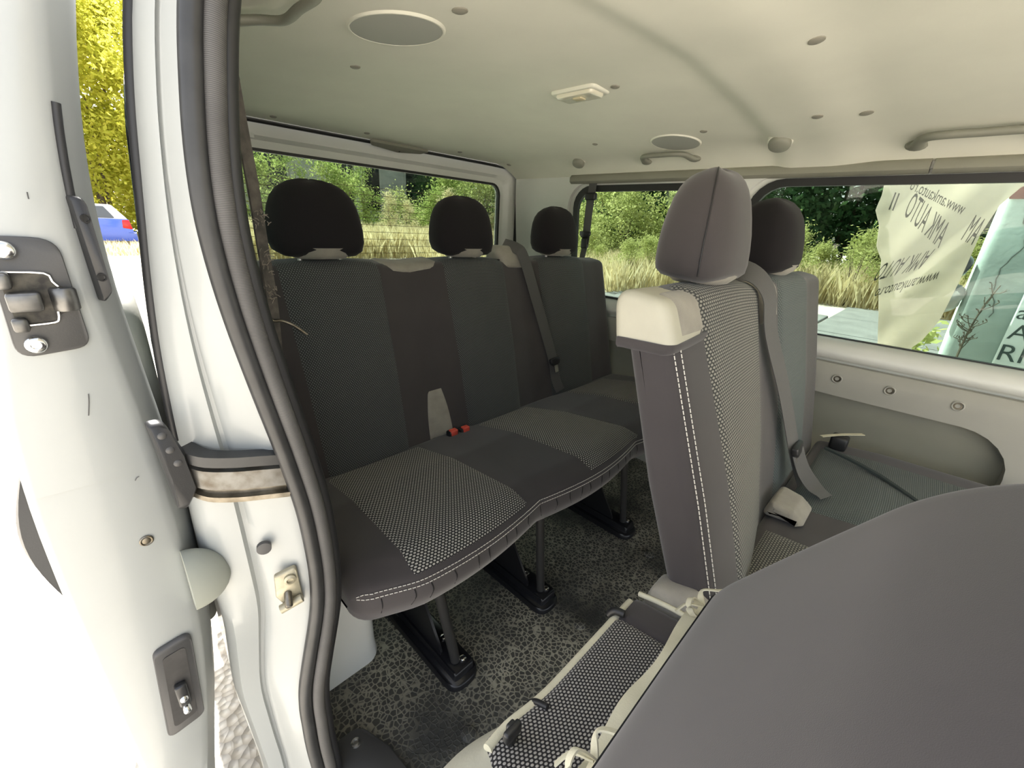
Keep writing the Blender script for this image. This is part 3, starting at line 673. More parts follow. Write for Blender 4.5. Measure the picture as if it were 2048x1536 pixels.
# ================================================================== SEATS
def headrest(parent, c, w, h, dep, lean=0.0, m=FABRIC_SHADED, shape=None, seam=False, under=True, post_to=None):
    """padded headrest: c = centre of its base; a loft of rounded rings with narrower crown and flat base"""
    shape = shape or [(0, .62, .55), (.02, .80, .78), (.08, .94, .94), (.2, 1.0, 1.0), (.35, 1.0, 1.0), (.5, .965, .98), (.65, .91, .93), (.78, .82, .84), (.88, .69, .70), (.95, .50, .52), (.99, .26, .30), (1.0, .05, .06)]
    rows = []; N = 36
    for t, a, b in shape:
        row = []
        for k in range(N):
            q = 2*math.pi*k/N; cx, cy = math.cos(q), math.sin(q); e = 2/2.7
            x = math.copysign(abs(cx)**e, cx)*a*w/2; y = math.copysign(abs(cy)**e, cy)*b*dep/2
            row.append((c[0]+x, c[1]+y+lean*h*t, c[2]+h*t+.003*math.sin(3*q+t*4)))
        rows.append(row)
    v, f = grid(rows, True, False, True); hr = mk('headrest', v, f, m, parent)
    if under:
        rows = [[(c[0]+w*s*.5*math.copysign(abs(math.cos(q))**.8, math.cos(q)), c[1]-dep*.02+dep*s*.62*math.copysign(abs(math.sin(q))**.8, math.sin(q)), c[2]+z) for q in [2*math.pi*k/24 for k in range(24)]] for z, s in ((.020, .74), (.004, .66), (-.006, .52))]
        v, f = grid(rows, True, False, True); mk('headrest_base', v, f, GREYF, hr)
    for s in (-1, 1):
        v, f, u = sweep([(c[0]+s*w*.22, c[1], c[2]-.05), (c[0]+s*w*.22, c[1], c[2]+.02)], circ(.006, 10)); mk('post', v, f, STEEL, hr)
    if seam:
        pts = []
        for t, a, b in shape[2:-1]: q = R(203); e = 2/2.7; pts.append((c[0]-abs(math.cos(q))**e*a*w/2*1.004, c[1]-abs(math.sin(q))**e*b*dep/2*1.004+lean*h*t, c[2]+h*t+.003*math.sin(3*q+t*4)))
        tube('seam', pts, .0012, RUBBER, hr, 6, 3)
    return hr
def buckle(parent, x, y, z):
    v, f = box(x-.017, x+.017, y-.012, y+.012, z-.03, z+.020, .006, 3); b = mk('buckle', v, f, PLASB, parent)
    v, f = box(x-.012, x+.012, y-.0145, y+.004, z+.006, z+.024, .003); mk('button', v, f, RED, b)
def crease_mb(pts_list, r=.0013):
    mb = MB()
    for pts in pts_list:
        v, f, u = sweep(smooth_path(pts, 3), circ(r, 6)); mb.add(v, f)
    return mb

# ---- rear bench
def rear_bench():
    t = thing('rear_bench', (.95, .8, 0), 'three-seat rear bench in black and grey mesh covers by the tailgate', 'bench')
    cs = (.45, .90, 1.36)
    def scal(x, hw=.225): return max(0.0, max(math.cos(math.pi*min(1, abs(x-c)/hw)/2) for c in cs))
    def backsec(x):
        b = .020*scal(x); top = .012*scal(x)
        return fillet([(.935-b*.6, .33), (1.000-b, .60), (1.072-b*.6, .878+top), (1.165, .892+top), (1.09, .33)], [.02, .4, .032, .03, .02], 7)
    B = Pad(backsec, .262, 1.685, .035, 128); bk = B.body('backrest', FABRIC, t, 60)
    for xa0, xa1, xb0, xb1 in ((.325, .590, .345, .585), (.785, 1.050, .795, 1.050), (1.215, 1.510, 1.215, 1.500)):
        # (top-left, top-right, bottom-left, bottom-right)
        t0 = B.find(.95, .94, .372); t1 = B.find(.95, 1.105, .898)
        B.panel('mesh_insert', MESHB, bk, t0, t1, lambda k, a=xb0, b=xa0: a+(b-a)*k, lambda k, a=xb1, b=xa1: a+(b-a)*k, .004, 14, 40, .06)
    # pale seat fabric showing at the top between the covers, and the belt hump
    t0 = B.find(.69, 1.064, .862); t1 = B.find(.69, 1.15, .892)
    B.panel('bare_patch', GREYF, bk, t0, t1, lambda k: .625-.03*min(1, k*3), lambda k: .755+.03*min(1, k*3), .0045, 12, 12, .08)
    sec = lambda x: fillet([(1.052, .862), (1.075, .912), (1.10, .935), (1.165, .935), (1.175, .86)], .022, 5)
    H = Pad(sec, 1.045, 1.195, .03, 60); H.body('belt_hump', GREYF, bk, 10)
    # wedge for the child seat anchor, low between the first two seats
    t0 = B.find(.69, .945, .385); t1 = B.find(.69, .985, .53)
    B.panel('bare_wedge', GREYF, bk, t0, t1, lambda k: .655+.018*k*k, lambda k: .742-.022*k*k, .005, 10, 14, .1)
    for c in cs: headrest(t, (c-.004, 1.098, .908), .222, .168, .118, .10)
    # cushion
    def fy(x): return .528-.028*scal(x, .24)+.022*ss(.35, .23, x)
    def cushsec(x):
        s = scal(x); y0 = fy(x)
        return fillet([(y0+.012, .318), (y0-.004, .352), (y0+.004, .398), (y0+.06, .418+.006*s), (.78, .414+.006*s), (.955, .388), (.965, .31)], [.018, .03, .022, .05, .1, .02, .02], 6)
    C = Pad(cushsec, .222, 1.690, .036, 120); cu = C.body('seat_cushion', FABRIC, t, 70)
    for fl, fr, rl, rr in ((.316, .640, .332, .606), (.862, 1.165, .820, 1.060), (1.36, 1.62, 1.28, 1.56)):
        xm = (fl+fr)/2; t0 = C.find(xm, fy(xm)+.006, .400); t1 = C.find(xm, .93, .395)
        C.panel('mesh_insert', MESHF, cu, t0, t1, lambda k, a=fl, b=rl: a+(b-a)*k, lambda k, a=fr, b=rr: a+(b-a)*k, .004, 16, 36, .06)
    # double stitched seam and gathers along the front edge
    mb = MB()
    for dz in (.0, .010):
        path = []
        for i in range(150):
            x = .230+(1.60-.230)*i/149; tt = C.find(x, fy(x)+.001, .392-dz); path.append(C.at(x, tt, .0012))
        d = dashes(path, .0080, .0058, .0009); mb.add(d.v, d.f)
    o = mb.build('stitching', THREAD, cu, False); o['kind'] = 'stuff'
    rnd = random.Random(3); cr = []
    for i in range(22):
        x = .27+i*.045+rnd.uniform(-.012, .012); a = C.find(x, fy(x), .378); b = C.find(x, fy(x)-.004, .345)
        cr.append([C.at(x, a, -.0002), C.at(x+rnd.uniform(-.004, .004), (a+b)/2, -.0002), C.at(x+rnd.uniform(-.008, .008), b, -.0004)])
    o = crease_mb(cr, .0012).build('gather', FABRIC_SHADED, cu); o['kind'] = 'stuff'
    v, f = box(.30, 1.62, .60, 1.04, .285, .325, .01); mk('seat_pan', v, f, BLKMET, t)
    buckle(t, .722, .925, .388); buckle(t, .766, .922, .386)
    # black steel legs standing on floor mounts
    for i, (x, xl) in enumerate(((.447, .402), (.750, .738), (1.195, 1.165))):
        lg = thing_part('leg', t); v, f, u = sweep([(xl, .575, .320), (x-.004, .553, .045)], circ(.0115, 14)); lg = mk('leg', v, f, LEGGREY, t)
        v, f, u = sweep([(x-.03, .90, .315), (x-.012, .80, .035)], circ(.0115, 12)); mk('leg', v, f, BLKMET, t)
        out = fillet([(x-.020, .575, .03), (x-.020, .80, .03), (x-.020, .83, .17), (x-.020, .66, .16)], .02, 4); v, f = prism(out, (1, 0, 0), .006); mk('brace', v, f, BLKMET, t)
        out = fillet([(x-.042, .51, 0), (x+.042, .51, 0), (x+.042, .86, 0), (x-.042, .86, 0)], [.036, .036, .01, .01], 6); v, f = prism(out, (0, 0, 1), .018, .004); ft = mk('floor_mount', v, f, BLKMET, t)
        out = fillet([(x-.026, .525, .018), (x+.030, .525, .018), (x+.030, .84, .018), (x-.026, .84, .018)], .006, 3); v, f = prism(out, (0, 0, 1), .022, .004); mk('mount_rail', v, f, BLKMET, ft)
        for yy in (.545, .62, .70):
            v, f = lathe([(.008, 0), (.008, .005), (.005, .007), (.0005, .007)], (x+.012, yy, .040), (0, 0, 1), 8); mk('bolt', v, f, CHROME, ft)
    v, f = box(.665, .705, .70, .73, .17, .22, .004); mk('blue_clip', v, f, BLUE, t)
    return t
def thing_part(*a): return None
rear_bench()

# ---- two-seat bench in the second row
def mid_bench():
    t = thing('middle_bench', (1.1, .05, 0), 'two-seat middle bench with torn cover showing beige padding at its corner', 'bench')
    cs = (.80, 1.245)
    def scal(x, hw=.23): return max(0.0, max(math.cos(math.pi*min(1, abs(x-c)/hw)/2) for c in cs))
    def backsec(x):
        b = .012*scal(x); top = .010*scal(x)
        k = .078*ss(1.12, .56, x)   # the outer end sags forward at its foot
        return fillet([(.140-b*.4-k, .34), (.196-b-k*.5, .62), (.262-b*.5, .905+top), (.345, .922+top), (.285-k*.5, .62), (.212-k, .34)], [.02, .5, .030, .028, .5, .02], 7)
    B = Pad(backsec, .580, 1.640, .026, 128); bk = B.body('backrest', FABRIC, t, 60)
    t1 = B.find(.82, .315, .925)
    B.panel('mesh_insert', MESHG, bk, B.find(.82, .095, .40), t1, lambda k: .705-.040*k, lambda k: .985+.01*k, .0045, 16, 44, .05)
    B.panel('mesh_insert', MESHC, bk, B.find(1.25, .148, .385), t1, lambda k: 1.130-.005*k, lambda k: 1.455-.03*k, .0045, 16, 44, .05)
    # pale belt guide cloth between the seats
    B.panel('bare_patch', GREYF, bk, B.find(1.06, .243, .830), B.find(1.06, .32, .915), lambda k: 1.005-.01*k, lambda k: 1.115, .006, 10, 14, .1)
    # beige padding where the cover has slipped: end cap with a grey fabric front flap
    def capsec(x):
        e = .0015
        return fillet([(.232-e, .838), (.262-e, .912+e*.4), (.348+e, .926+e*.4), (.332+e, .832)], [.020, .030, .030, .020], 6)
    K = Pad(capsec, .5755, .690, .016, 80); cp = K.body('bare_corner', BEIGE, bk, 12)
    K.panel('corner_flap', GREYF, cp, K.find(.64, .225, .866), K.find(.64, .29, .925), .603, .6895, .003, 10, 16, .05)
    # folded-over top edge of the slipped black cover
    hem = [(.579, .330, .842), (.5765, .322, .844), (.5750, .29, .845), (.5755, .258, .846), (.581, .2445, .847), (.594, .2390, .848), (.63, .2375, .850), (.67, .2372, .853), (.694, .2375, .855)]
    hp = smooth_path(hem, 5); rows = []
    for k, p in enumerate(hp):
        q = k/(len(hp)-1); o = Vector((-1, -.1, 0)) if q < .4 else (Vector((-.1, -1, 0)) if q > .62 else Vector((-1, -1, 0)).normalized())
        rows.append([Vector(p)+Vector((0, 0, dz))+o*h for dz, h in ((.004, -.006), (.0065, -.001), (.006, .0024), (.001, .0030), (-.006, .0016), (-.012, -.006))])
    v, f = grid(rows); mk('cover_hem', v, f, FABRIC, bk)
    # stitched corner seam down the outer edge
    mb = MB()
    for dx in (0, .011):
        path = []
        for i in range(90):
            z = .845-(.845-.37)*i/89; x = .590+dx; tt = B.find(x, lerp_tab([(.34, .062), (.62, .157), (.9, .262)], z), z); path.append(B.at(x, tt, .0012))
        d = dashes(path, .0082, .0060, .0009); mb.add(d.v, d.f)
    o = mb.build('stitching', THREAD, bk, False); o['kind'] = 'stuff'
    v, f = mk_hr_shape = (None, None)
    dome = [(0, .70, .62), (.02, .86, .84), (.07, .97, .97), (.16, 1.0, 1.0), (.30, .985, .99), (.45, .935, .96), (.60, .855, .90), (.74, .765, .82), (.84, .665, .72), (.90, .575, .63), (.945, .47, .53), (.972, .37, .43), (.988, .26, .31), (.997, .14, .17), (1.0, .04, .05)]
    headrest(t, (.800, .308, .930), .196, .176, .132, .03, FABRIC, dome, True)
    headrest(t, (1.235, .318, .928), .215, .166, .140, .08, FABRIC_SHADED, None)
    v, f, u = sweep(smooth_path([(.835, .33, 1.090), (.862, .345, 1.094), (.885, .345, 1.080)], 4), circ(.012, 10)); mk('cover_knot', v, f, FABRIC_SHADED, t)
    # cushion
    def cushsec(x):
        s = scal(x)
        return fillet([(-.375, .30), (-.385, .37), (-.33, .412+.008*s), (-.02, .408+.008*s), (.135, .392), (.15, .31)], [.02, .03, .05, .1, .02, .02], 6)
    C = Pad(cushsec, .585, 1.655, .04, 120); cu = C.body('seat_cushion', FABRIC, t, 50)
    C.panel('mesh_insert', MESHG, cu, C.find(.82, -.37, .39), C.find(.82, .12, .397), .66, lambda k: .93+.05*k, .004, 16, 40, .06)
    C.panel('mesh_insert', MESHC, cu, C.find(1.3, -.37, .39), C.find(1.3, .115, .397), 1.11, 1.56, .004, 18, 40, .06)
    # crumpled cover folds
    cr = [[(1.50, .10, .419), (1.46, .03, .423), (1.42, -.04, .421)], [(1.42, -.04, .421), (1.36, -.10, .420), (1.30, -.15, .419)]]
    o = crease_mb(cr, .0060).build('cover_fold', MESHC, cu); o['kind'] = 'stuff'
    tube('cover_fold', [(.70, .10, .405), (.76, .075, .425), (.80, .03, .428), (.79, -.02, .420)], .012, MESHG, cu, 10)
    # pale cloth hanging below the end of the backrest and where the belt buckles come through
    sec = lambda x: fillet([(.060, .395), (.070, .450), (.13, .478+.01*math.sin(x*90)), (.190, .468), (.208, .395)], .016, 5)
    K = Pad(sec, .552, .605, .010, 60); K.body('cloth_tab', GREYF, t, 6)
    sec = lambda x: fillet([(.05, .405), (.085, .432), (.13, .440), (.145, .395)], .012, 5)
    K = Pad(sec, 1.02, 1.13, .015, 60); K.body('buckle_cloth', GREYF, t, 6)
    v, f = box(.70, 1.60, -.30, .16, .27, .32, .01); mk('seat_pan', v, f, BLKMET, t)
    for x in (.72, 1.50):
        for y in (-.25, .12):
            v, f, u = sweep([(x, y, .285), (x, y, .012)], circ(.013, 12)); mk('leg', v, f, BLKMET, t)
        out = fillet([(x-.035, -.30, 0), (x+.035, -.30, 0), (x+.035, .18, 0), (x-.035, .18, 0)], .02, 4); v, f = prism(out, (0, 0, 1), .016, .004); mk('floor_mount', v, f, BLKMET, t)
    v, f = box(1.555, 1.60, .055, .10, .40, .445, .008); mk('buckle', v, f, PLASB, t)
    strap('white_tape', [(1.52, .12, .445), (1.58, .075, .449), (1.64, .03, .447)], .012, .0015, CREAM, t, (0, 0, 1))
mid_bench()

# ---- single seat by the door, its backrest folded forward
def folded_seat():
    t = thing('folded_seat', (.32, -.05, 0), 'single seat with black cover, its backrest folded forward over the cushion', 'seat')
    def slabsec(x):
        s = .010*math.sin(math.pi*min(1, max(0, (x-.04)/.5)))
        p = [(.098, .488), (.100, .520), (.092, .556+s), (.060, .612+s), (-.009, .722+s), (-.050, .781+s), (-.100, .822+s), (-.18, .855+s), (-.30, .872+s), (-.44, .86), (-.47, .80), (-.42, .745), (-.25, .72), (-.12, .665), (-.02, .55), (.03, .478), (.07, .468)]
        q = smooth_path([Vector((a, b, 0)) for a, b in p], 5, True); return [Vector((v.x, v.y)) for v in q]
    B = Pad(slabsec, .045, .545, .030, 140); bk = B.body('backrest', FABRIC, t, 40)
    strap('cream_edge', [(x, .111+.003*math.sin(x*40), .487+.002*math.sin(x*60)) for x in [.05+.0245*i for i in range(21)]], .026, .004, CREAM, bk, (0, .25, 1), 2)
    # stitch line beside the pale edge
    path = [B.at(.07+.46*i/80, B.find(.07+.46*i/80, .0965, .545), .0006) for i in range(81)]
    v, f, u = sweep(path, circ(.0012, 6)); mk('edge_seam', v, f, RUBBER, bk)
    # cushion
    def cushsec(x):
        e = .05*ss(.34, .20, x)
        return fillet([(.232+e, .30), (.226+e*.6, .395), (.205+e*.3, .437), (.10, .452), (-.38, .50), (-.42, .42), (-.38, .32)], [.03, .05, .018, .06, .04, .04, .03], 7)
    C = Pad(cushsec, .07, .560, .030, 120); cu = C.body('seat_cushion', BEIGE, t, 40)
    ta = C.find(.4, .206, .434); tb = C.find(.4, .06, .457); tc = C.find(.4, .2, .439)
    C.panel('mesh_cover', MESHS, cu, ta-.006, tb, lambda k: .225-.07*k, .492, .0045, 26, 20, .04)
    C.panel('black_cover', FABRIC, cu, ta-.004, tb, .485, .548, .005, 8, 16, .06)
    C.panel('black_cover', FABRIC, cu, ta+.02, tb, lambda k: .150-.06*k, lambda k: .235-.07*k, .005, 8, 16, .06)
    # pale piping along the rear edge and far end
    pts = [C.at(x, C.find(x, .212, .430), .003) for x in [.22+.035*i for i in range(10)]]
    tube('piping', pts, .0065, CREAM, cu, 10, 3)
    tube('piping', [(.548, .205, .444), (.549, .16, .454), (.549, .11, .460)], .0042, CREAM, cu, 10, 4)
    tube('elastic_loop', [(.487, .222, .432), (.489, .215, .444), (.492, .20, .4465)], .006, RUBBER, cu, 8, 4)
    tube('elastic_loop', [(.300, .222, .425), (.300, .212, .438), (.302, .195, .445)], .004, RUBBER, cu, 8, 4)
    # black hook
    v, f = box(.237, .249, .196, .206, .440, .475, .003); hk = mk('hook', v, f, PLASB, cu)
    v, f = box(.225, .249, .190, .199, .468, .484, .003); mk('hook_tip', v, f, PLASB, hk)
    # knotted cream ties
    for ox, s in ((.528, 1.0), (.262, 1.15)):
        o = Vector((ox, .108, .512)); ti = None
        loops = [[(0, 0, 0), (-.012, .012, .014), (-.026, .010, .010), (-.020, .0, -.004), (0, 0, 0)], [(0, 0, 0), (.014, .008, .012), (.022, -.012, .022), (.016, -.03, .045), (.02, -.045, .06)], [(0, 0, 0), (-.006, .018, -.006), (-.02, .026, -.016)]]
        for q in loops:
            p = [o+Vector(a)*s for a in q]; strap('tie', p, .009, .002, CREAM, bk, (.3, .6, .7))
    # base frame on the floor
    v, f = box(.12, .52, -.34, .14, .27, .315, .01); mk('seat_pan', v, f, BLKMET, t)
    for x in (.16, .47):
        for y in (-.28, .08):
            v, f, u = sweep([(x, y, .28), (x, y, .012)], circ(.013, 12)); mk('leg', v, f, BLKMET, t)
        out = fillet([(x-.032, -.32, 0), (x+.032, -.32, 0), (x+.032, .14, 0), (x-.032, .14, 0)], .02, 4); v, f = prism(out, (0, 0, 1), .016, .004); mk('floor_mount', v, f, BLKMET, t)
folded_seat()

# ================================================================== SEAT BELTS
def tongue(parent, o, d, w=.05, up=(0, 0, 1)):
    """belt tongue: dark head with a steel blade; o = head centre, d = pointing direction"""
    D = Vector(d).normalized(); n = Vector(up); n = (n-D*n.dot(D)).normalized(); s = D.cross(n); o = Vector(o)
    out = fillet([o+s*w/2-D*.010, o-s*w/2-D*.010, o-s*w/2+D*.006, o-s*w*.3+D*.018, o+s*w*.3+D*.018, o+s*w/2+D*.006], .004, 3)
    v, f = prism([p-n*.006 for p in out], n, .012, .003); h = mk('tongue_head', v, f, PLASB, parent)
    out = fillet([o+s*.010+D*.016, o-s*.010+D*.016, o-s*.010+D*.046, o+s*.010+D*.046], .003, 3); v, f = prism([p-n*.001 for p in out], n, .002); mk('tongue_blade', v, f, CHROME, h)
def belts():
    t = thing('seat_belt', (1.10, 1.1, .93), 'dark grey seat belt lying across the rear bench backrest', 'seat belt')
    strap('webbing', [(1.100, 1.125, .940), (1.118, 1.075, .928), (1.132, 1.052, .900), (1.17, 1.020, .77), (1.231, .962, .534), (1.240, .945, .455), (1.250, .925, .41)], .042, .0018, STRAP, t, (-.3, -1, .3))
    tongue(t, (1.231, .950, .530), (.09, -.25, -1), .052, (0, -1, .2))
    t = thing('seat_belt', (.95, .28, .95), 'grey seat belt lying down the middle bench between its headrests', 'seat belt')
    strap('webbing', [(.955, .33, .935), (.965, .272, .938), (.985, .235, .900), (1.015, .220, .821), (1.090, .178, .68), (1.158, .138, .533), (1.185, .122, .480), (1.20, .10, .428)], .046, .0020, STRAP, t, (-.3, -1, .3))
    tongue(t, (1.158, .128, .530), (.15, -.2, -1), .056, (0, -1, .2))
    strap('lap_webbing', [(1.160, .126, .520), (1.178, .105, .47), (1.185, .075, .435), (1.175, .045, .424)], .046, .002, STRAP, t, (-.4, -1, .4))
    t = thing('seat_belt', (1.73, 1.22, 1.2), 'dark seat belt hanging in front of the rear quarter window', 'seat belt')
    strap('webbing', [(1.742, 1.221, 1.215), (1.738, 1.220, 1.165), (1.730, 1.219, 1.10), (1.728, 1.219, 1.0), (1.73, 1.222, .94)], .040, .002, STRAP, t, (-1, 0, 0))
    v, f = box(1.722, 1.748, 1.192, 1.248, 1.128, 1.160, .008, 3); mk('guide_loop', v, f, PLASB, t)
    tongue(t, (1.722, 1.222, .985), (0, 0, -1), .056, (-1, 0, 0))
    v, f = box(1.716, 1.738, 1.205, 1.238, .920, .965, .006, 3); mk('tongue_sleeve', v, f, PLASB, t)
    strap('lower_webbing', [(1.735, 1.225, .93), (1.738, 1.238, .85), (1.742, 1.245, .70)], .030, .002, STRAP, t, (-1, 0, 0))
    t = thing('seat_belt', (.205, .72, 1.2), 'frayed black seat belt hanging behind the ribbed door seal', 'seat belt')
    strap('webbing', [(.203, .722, 1.200), (.205, .72, 1.119), (.209, .72, 1.028), (.210, .72, .962), (.212, .72, .874), (.210, .72, .811), (.208, .72, .780)], .020, .003, STRAPO, t, (.6, -1, 0))
    strap('rear_webbing', [(.196, .742, 1.185), (.193, .742, 1.136), (.192, .742, 1.014), (.193, .742, .903), (.198, .74, .792), (.20, .74, .70)], .011, .002, STRAPO, t, (.6, -1, 0))
    v, f = box(.186, .212, .708, .738, 1.188, 1.236, .009, 3); mk('anchor', v, f, PLASB, t)
    tongue(t, (.208, .716, .772), (0, 0, -1), .024, (.5, -1, 0))
    rnd = random.Random(8); mb = MB()
    for i in range(60):
        z = rnd.choice([rnd.uniform(.905, .945), rnd.uniform(.875, .90), rnd.uniform(.98, 1.0)]); o = Vector((.211+rnd.uniform(-.009, .009), .716, z)); d = Vector((rnd.uniform(-1, 1), -.6, rnd.uniform(-1, 1)))*rnd.uniform(.004, .010)
        v, f, u = sweep([o, o+d*.5+Vector((0, 0, .001)), o+d], circ(.0005, 4)); mb.add(v, f)
    o = mb.build('frayed_threads', mat('frayed_thread', (.30, .26, .22), .9), t); o['kind'] = 'stuff'
    tube('wire_hook', [(.196, .708, .849), (.207, .706, .8445), (.217, .704, .844), (.232, .70, .836), (.249, .694, .820)], .0022, GALV, t, 8, 4)
belts()

# ================================================================== OUTSIDE
GZ = -.45
def ground_mat(name, c1, c2, c3, s1, s2):
    m = bpy.data.materials.new(name); m.use_nodes = True; nt = m.node_tree; b = nt.nodes['Principled BSDF']; L = nt.links.new; N = nt.nodes.new
    tc = N('ShaderNodeTexCoord'); a = N('ShaderNodeTexNoise'); a.inputs['Scale'].default_value = s1; a.inputs['Detail'].default_value = 6
    v = N('ShaderNodeTexVoronoi'); v.inputs['Scale'].default_value = s2
    L(tc.outputs['Object'], a.inputs['Vector']); L(tc.outputs['Object'], v.inputs['Vector'])
    r = N('ShaderNodeValToRGB'); r.color_ramp.elements[0].position = .38; r.color_ramp.elements[1].position = .65; r.color_ramp.elements[0].color = (*c1, 1); r.color_ramp.elements[1].color = (*c2, 1); L(a.outputs['Fac'], r.inputs[0])
    mx = N('ShaderNodeMix'); mx.data_type = 'RGBA'; mx.inputs['B'].default_value = (*c3, 1); rr = N('ShaderNodeValToRGB'); rr.color_ramp.elements[0].position = .3; rr.color_ramp.elements[1].position = .8
    L(v.outputs['Distance'], rr.inputs[0]); L(rr.outputs[0], mx.inputs['Factor']); L(r.outputs[0], mx.inputs['A']); L(mx.outputs['Result'], b.inputs['Base Color'])
    b.inputs['Roughness'].default_value = .95
    bp = N('ShaderNodeBump'); bp.inputs['Strength'].default_value = .6; bp.inputs['Distance'].default_value = .02; L(v.outputs['Distance'], bp.inputs['Height']); L(bp.outputs[0], b.inputs['Normal'])
    return m
def build_ground():
    n = 60
    def z(x, y): return GZ+.02*math.sin(x*1.3+1)*math.cos(y*1.1)
    v, f = grid([[(-60+2.4*i, -60+2.4*j, GZ) for i in range(n)] for j in range(n)])
    g = mk('ground', v, f, ground_mat('gravel', (.60, .55, .47), (.70, .66, .58), (.46, .41, .34), 1.5, 42)); setp(g, 'pale dusty gravel ground around the van', kind='structure')
    # cracked concrete slabs beside the van
    ps = bpy.data.objects.new('pavement', None); COL.objects.link(ps); ORG['pavement'] = Vector((8.5, 1.5, GZ)); ps.location = ORG['pavement']; setp(ps, 'pale cracked concrete slab pavement outside the side windows', kind='structure')
    CONC = mat('slab_concrete', (.20, .205, .20), .9, noise=.25, nscale=2.5, bump=.3, bscale=60)
    rnd = random.Random(5)
    for i in range(4):
        for j in range(5):
            x0 = 4.6+i*2.15; y0 = -5.2+j*2.2
            if x0 > 10.5 and y0 > 1.0: continue
            v, f = box(x0+.02, x0+2.12, y0+.02, y0+2.17, GZ-.05, GZ+.035+rnd.uniform(0, .015), .02); mk('slab', v, f, CONC, ps, False)
build_ground()

def leaf_mat(name, c1, c2, trans=.45):
    m = bpy.data.materials.new(name); m.use_nodes = True; nt = m.node_tree; L = nt.links.new; N = nt.nodes.new; nt.nodes.remove(nt.nodes['Principled BSDF'])
    tc = N('ShaderNodeTexCoord'); a = N('ShaderNodeTexNoise'); a.inputs['Scale'].default_value = 2.2; a.inputs['Detail'].default_value = 4; L(tc.outputs['Object'], a.inputs['Vector'])
    r = N('ShaderNodeValToRGB'); r.color_ramp.elements[0].position = .35; r.color_ramp.elements[1].position = .65; r.color_ramp.elements[0].color = (*c1, 1); r.color_ramp.elements[1].color = (*c2, 1); L(a.outputs['Fac'], r.inputs[0])
    d = N('ShaderNodeBsdfDiffuse'); t = N('ShaderNodeBsdfTranslucent'); mx = N('ShaderNodeMixShader'); mx.inputs[0].default_value = trans
    L(r.outputs[0], d.inputs[0]); L(r.outputs[0], t.inputs[0]); L(d.outputs[0], mx.inputs[1]); L(t.outputs[0], mx.inputs[2]); L(mx.outputs[0], nt.nodes['Material Output'].inputs[0]); return m
L_GREEN = leaf_mat('leaf_green', (.22, .31, .08), (.42, .47, .17)); L_DARK = leaf_mat('leaf_dark', (.035, .085, .035), (.08, .15, .06), .3)
L_YEL = leaf_mat('leaf_yellow', (.40, .42, .05), (.62, .58, .10), .55); L_DRY = leaf_mat('straw', (.52, .45, .25), (.74, .67, .44), .45)
L_OLIVE = leaf_mat('leaf_olive', (.32, .37, .12), (.52, .54, .24), .45)
BARK = mat('bark', (.16, .12, .08), .9, noise=.4, nscale=12)
def leaves(n, h, rx, size, seed, low=.05, clumps=14, asp=.5):
    """foliage mesh: leaf quads gathered in clumps inside a rounded crown of height h and radius rx, base at the origin"""
    rnd = random.Random(seed); mb = MB(); C = []
    for i in range(clumps):
        zz = low+(1-low)*rnd.random()**.9; w = rx*math.sqrt(max(.08, 1-abs(2*(zz-low)/(1-low)-.85)**2.2)); a = rnd.random()*6.283; q = math.sqrt(rnd.random())
        C.append((w*q*math.cos(a), w*q*math.sin(a), zz*h, rnd.uniform(.55, 1.1)))
    for i in range(n):
        cx, cy, cz, s = rnd.choice(C); sg = rx*.24*s
        p = Vector((rnd.gauss(cx, sg), rnd.gauss(cy, sg), max(.02, rnd.gauss(cz, sg))))
        d = Vector((rnd.gauss(0, 1), rnd.gauss(0, 1), rnd.gauss(.2, .8))).normalized(); u = d.cross(Vector((rnd.gauss(0, 1), rnd.gauss(0, 1), rnd.gauss(0, 1)))).normalized()
        L_ = size*rnd.uniform(.6, 1.3); w = L_*asp*.5
        mb.add([p, p+d*L_*.5+u*w, p+d*L_, p+d*L_*.5-u*w], [(0, 1, 2), (0, 2, 3)])
    return mb
def stems(h, rx, seed, n=5, r=.03):
    rnd = random.Random(seed); mb = MB()
    for i in range(n):
        a = rnd.random()*6.283; q = rx*.6*rnd.random(); hh = h*rnd.uniform(.6, .9)
        p = smooth_path([(q*.15*math.cos(a), q*.15*math.sin(a), 0), (q*.5*math.cos(a), q*.5*math.sin(a), hh*.5), (q*math.cos(a+.3), q*math.sin(a+.3), hh)], 3)
        v, f, u = sweep(p, lambda t: circ(r*(1-.75*t), 6)); mb.add(v, f)
    return mb
PROTO = {}
def plant(key, n, h, rx, size, m, seed, **k):
    st = k.pop('ns', 5); sr = k.pop('sr', .03)
    a = leaves(n, h, rx, size, seed, **k); b = stems(h, rx, seed+1, st, sr)
    def me(mb, nm, mt):
        q = bpy.data.meshes.new(nm); q.from_pydata(mb.v, [], mb.f); q.materials.append(mt); return q
    PROTO[key] = (me(a, 'foliage', m), me(b, 'stem', BARK))
def put(key, name, x, y, label, cat, group, s=1.0, rz=0, sz=None):
    t = thing(name, (x, y, GZ), label, cat, group); t.rotation_euler = (0, 0, rz); t.scale = (s, s, sz or s)
    for me, nm in zip(PROTO[key], ('foliage', 'stem')):
        o = bpy.data.objects.new(nm, me); COL.objects.link(o); o.parent = t
    return t
plant('bush', 6500, 2.6, 1.25, .11, L_GREEN, 11, clumps=26); plant('olive', 5200, 2.2, 1.2, .10, L_OLIVE, 12, clumps=24)
plant('sapling', 4600, 3.8, .8, .11, L_GREEN, 13, clumps=30, asp=.35); plant('dark', 11000, 6.5, 2.6, .26, L_DARK, 14, clumps=44, low=.02, ns=4, sr=.09)
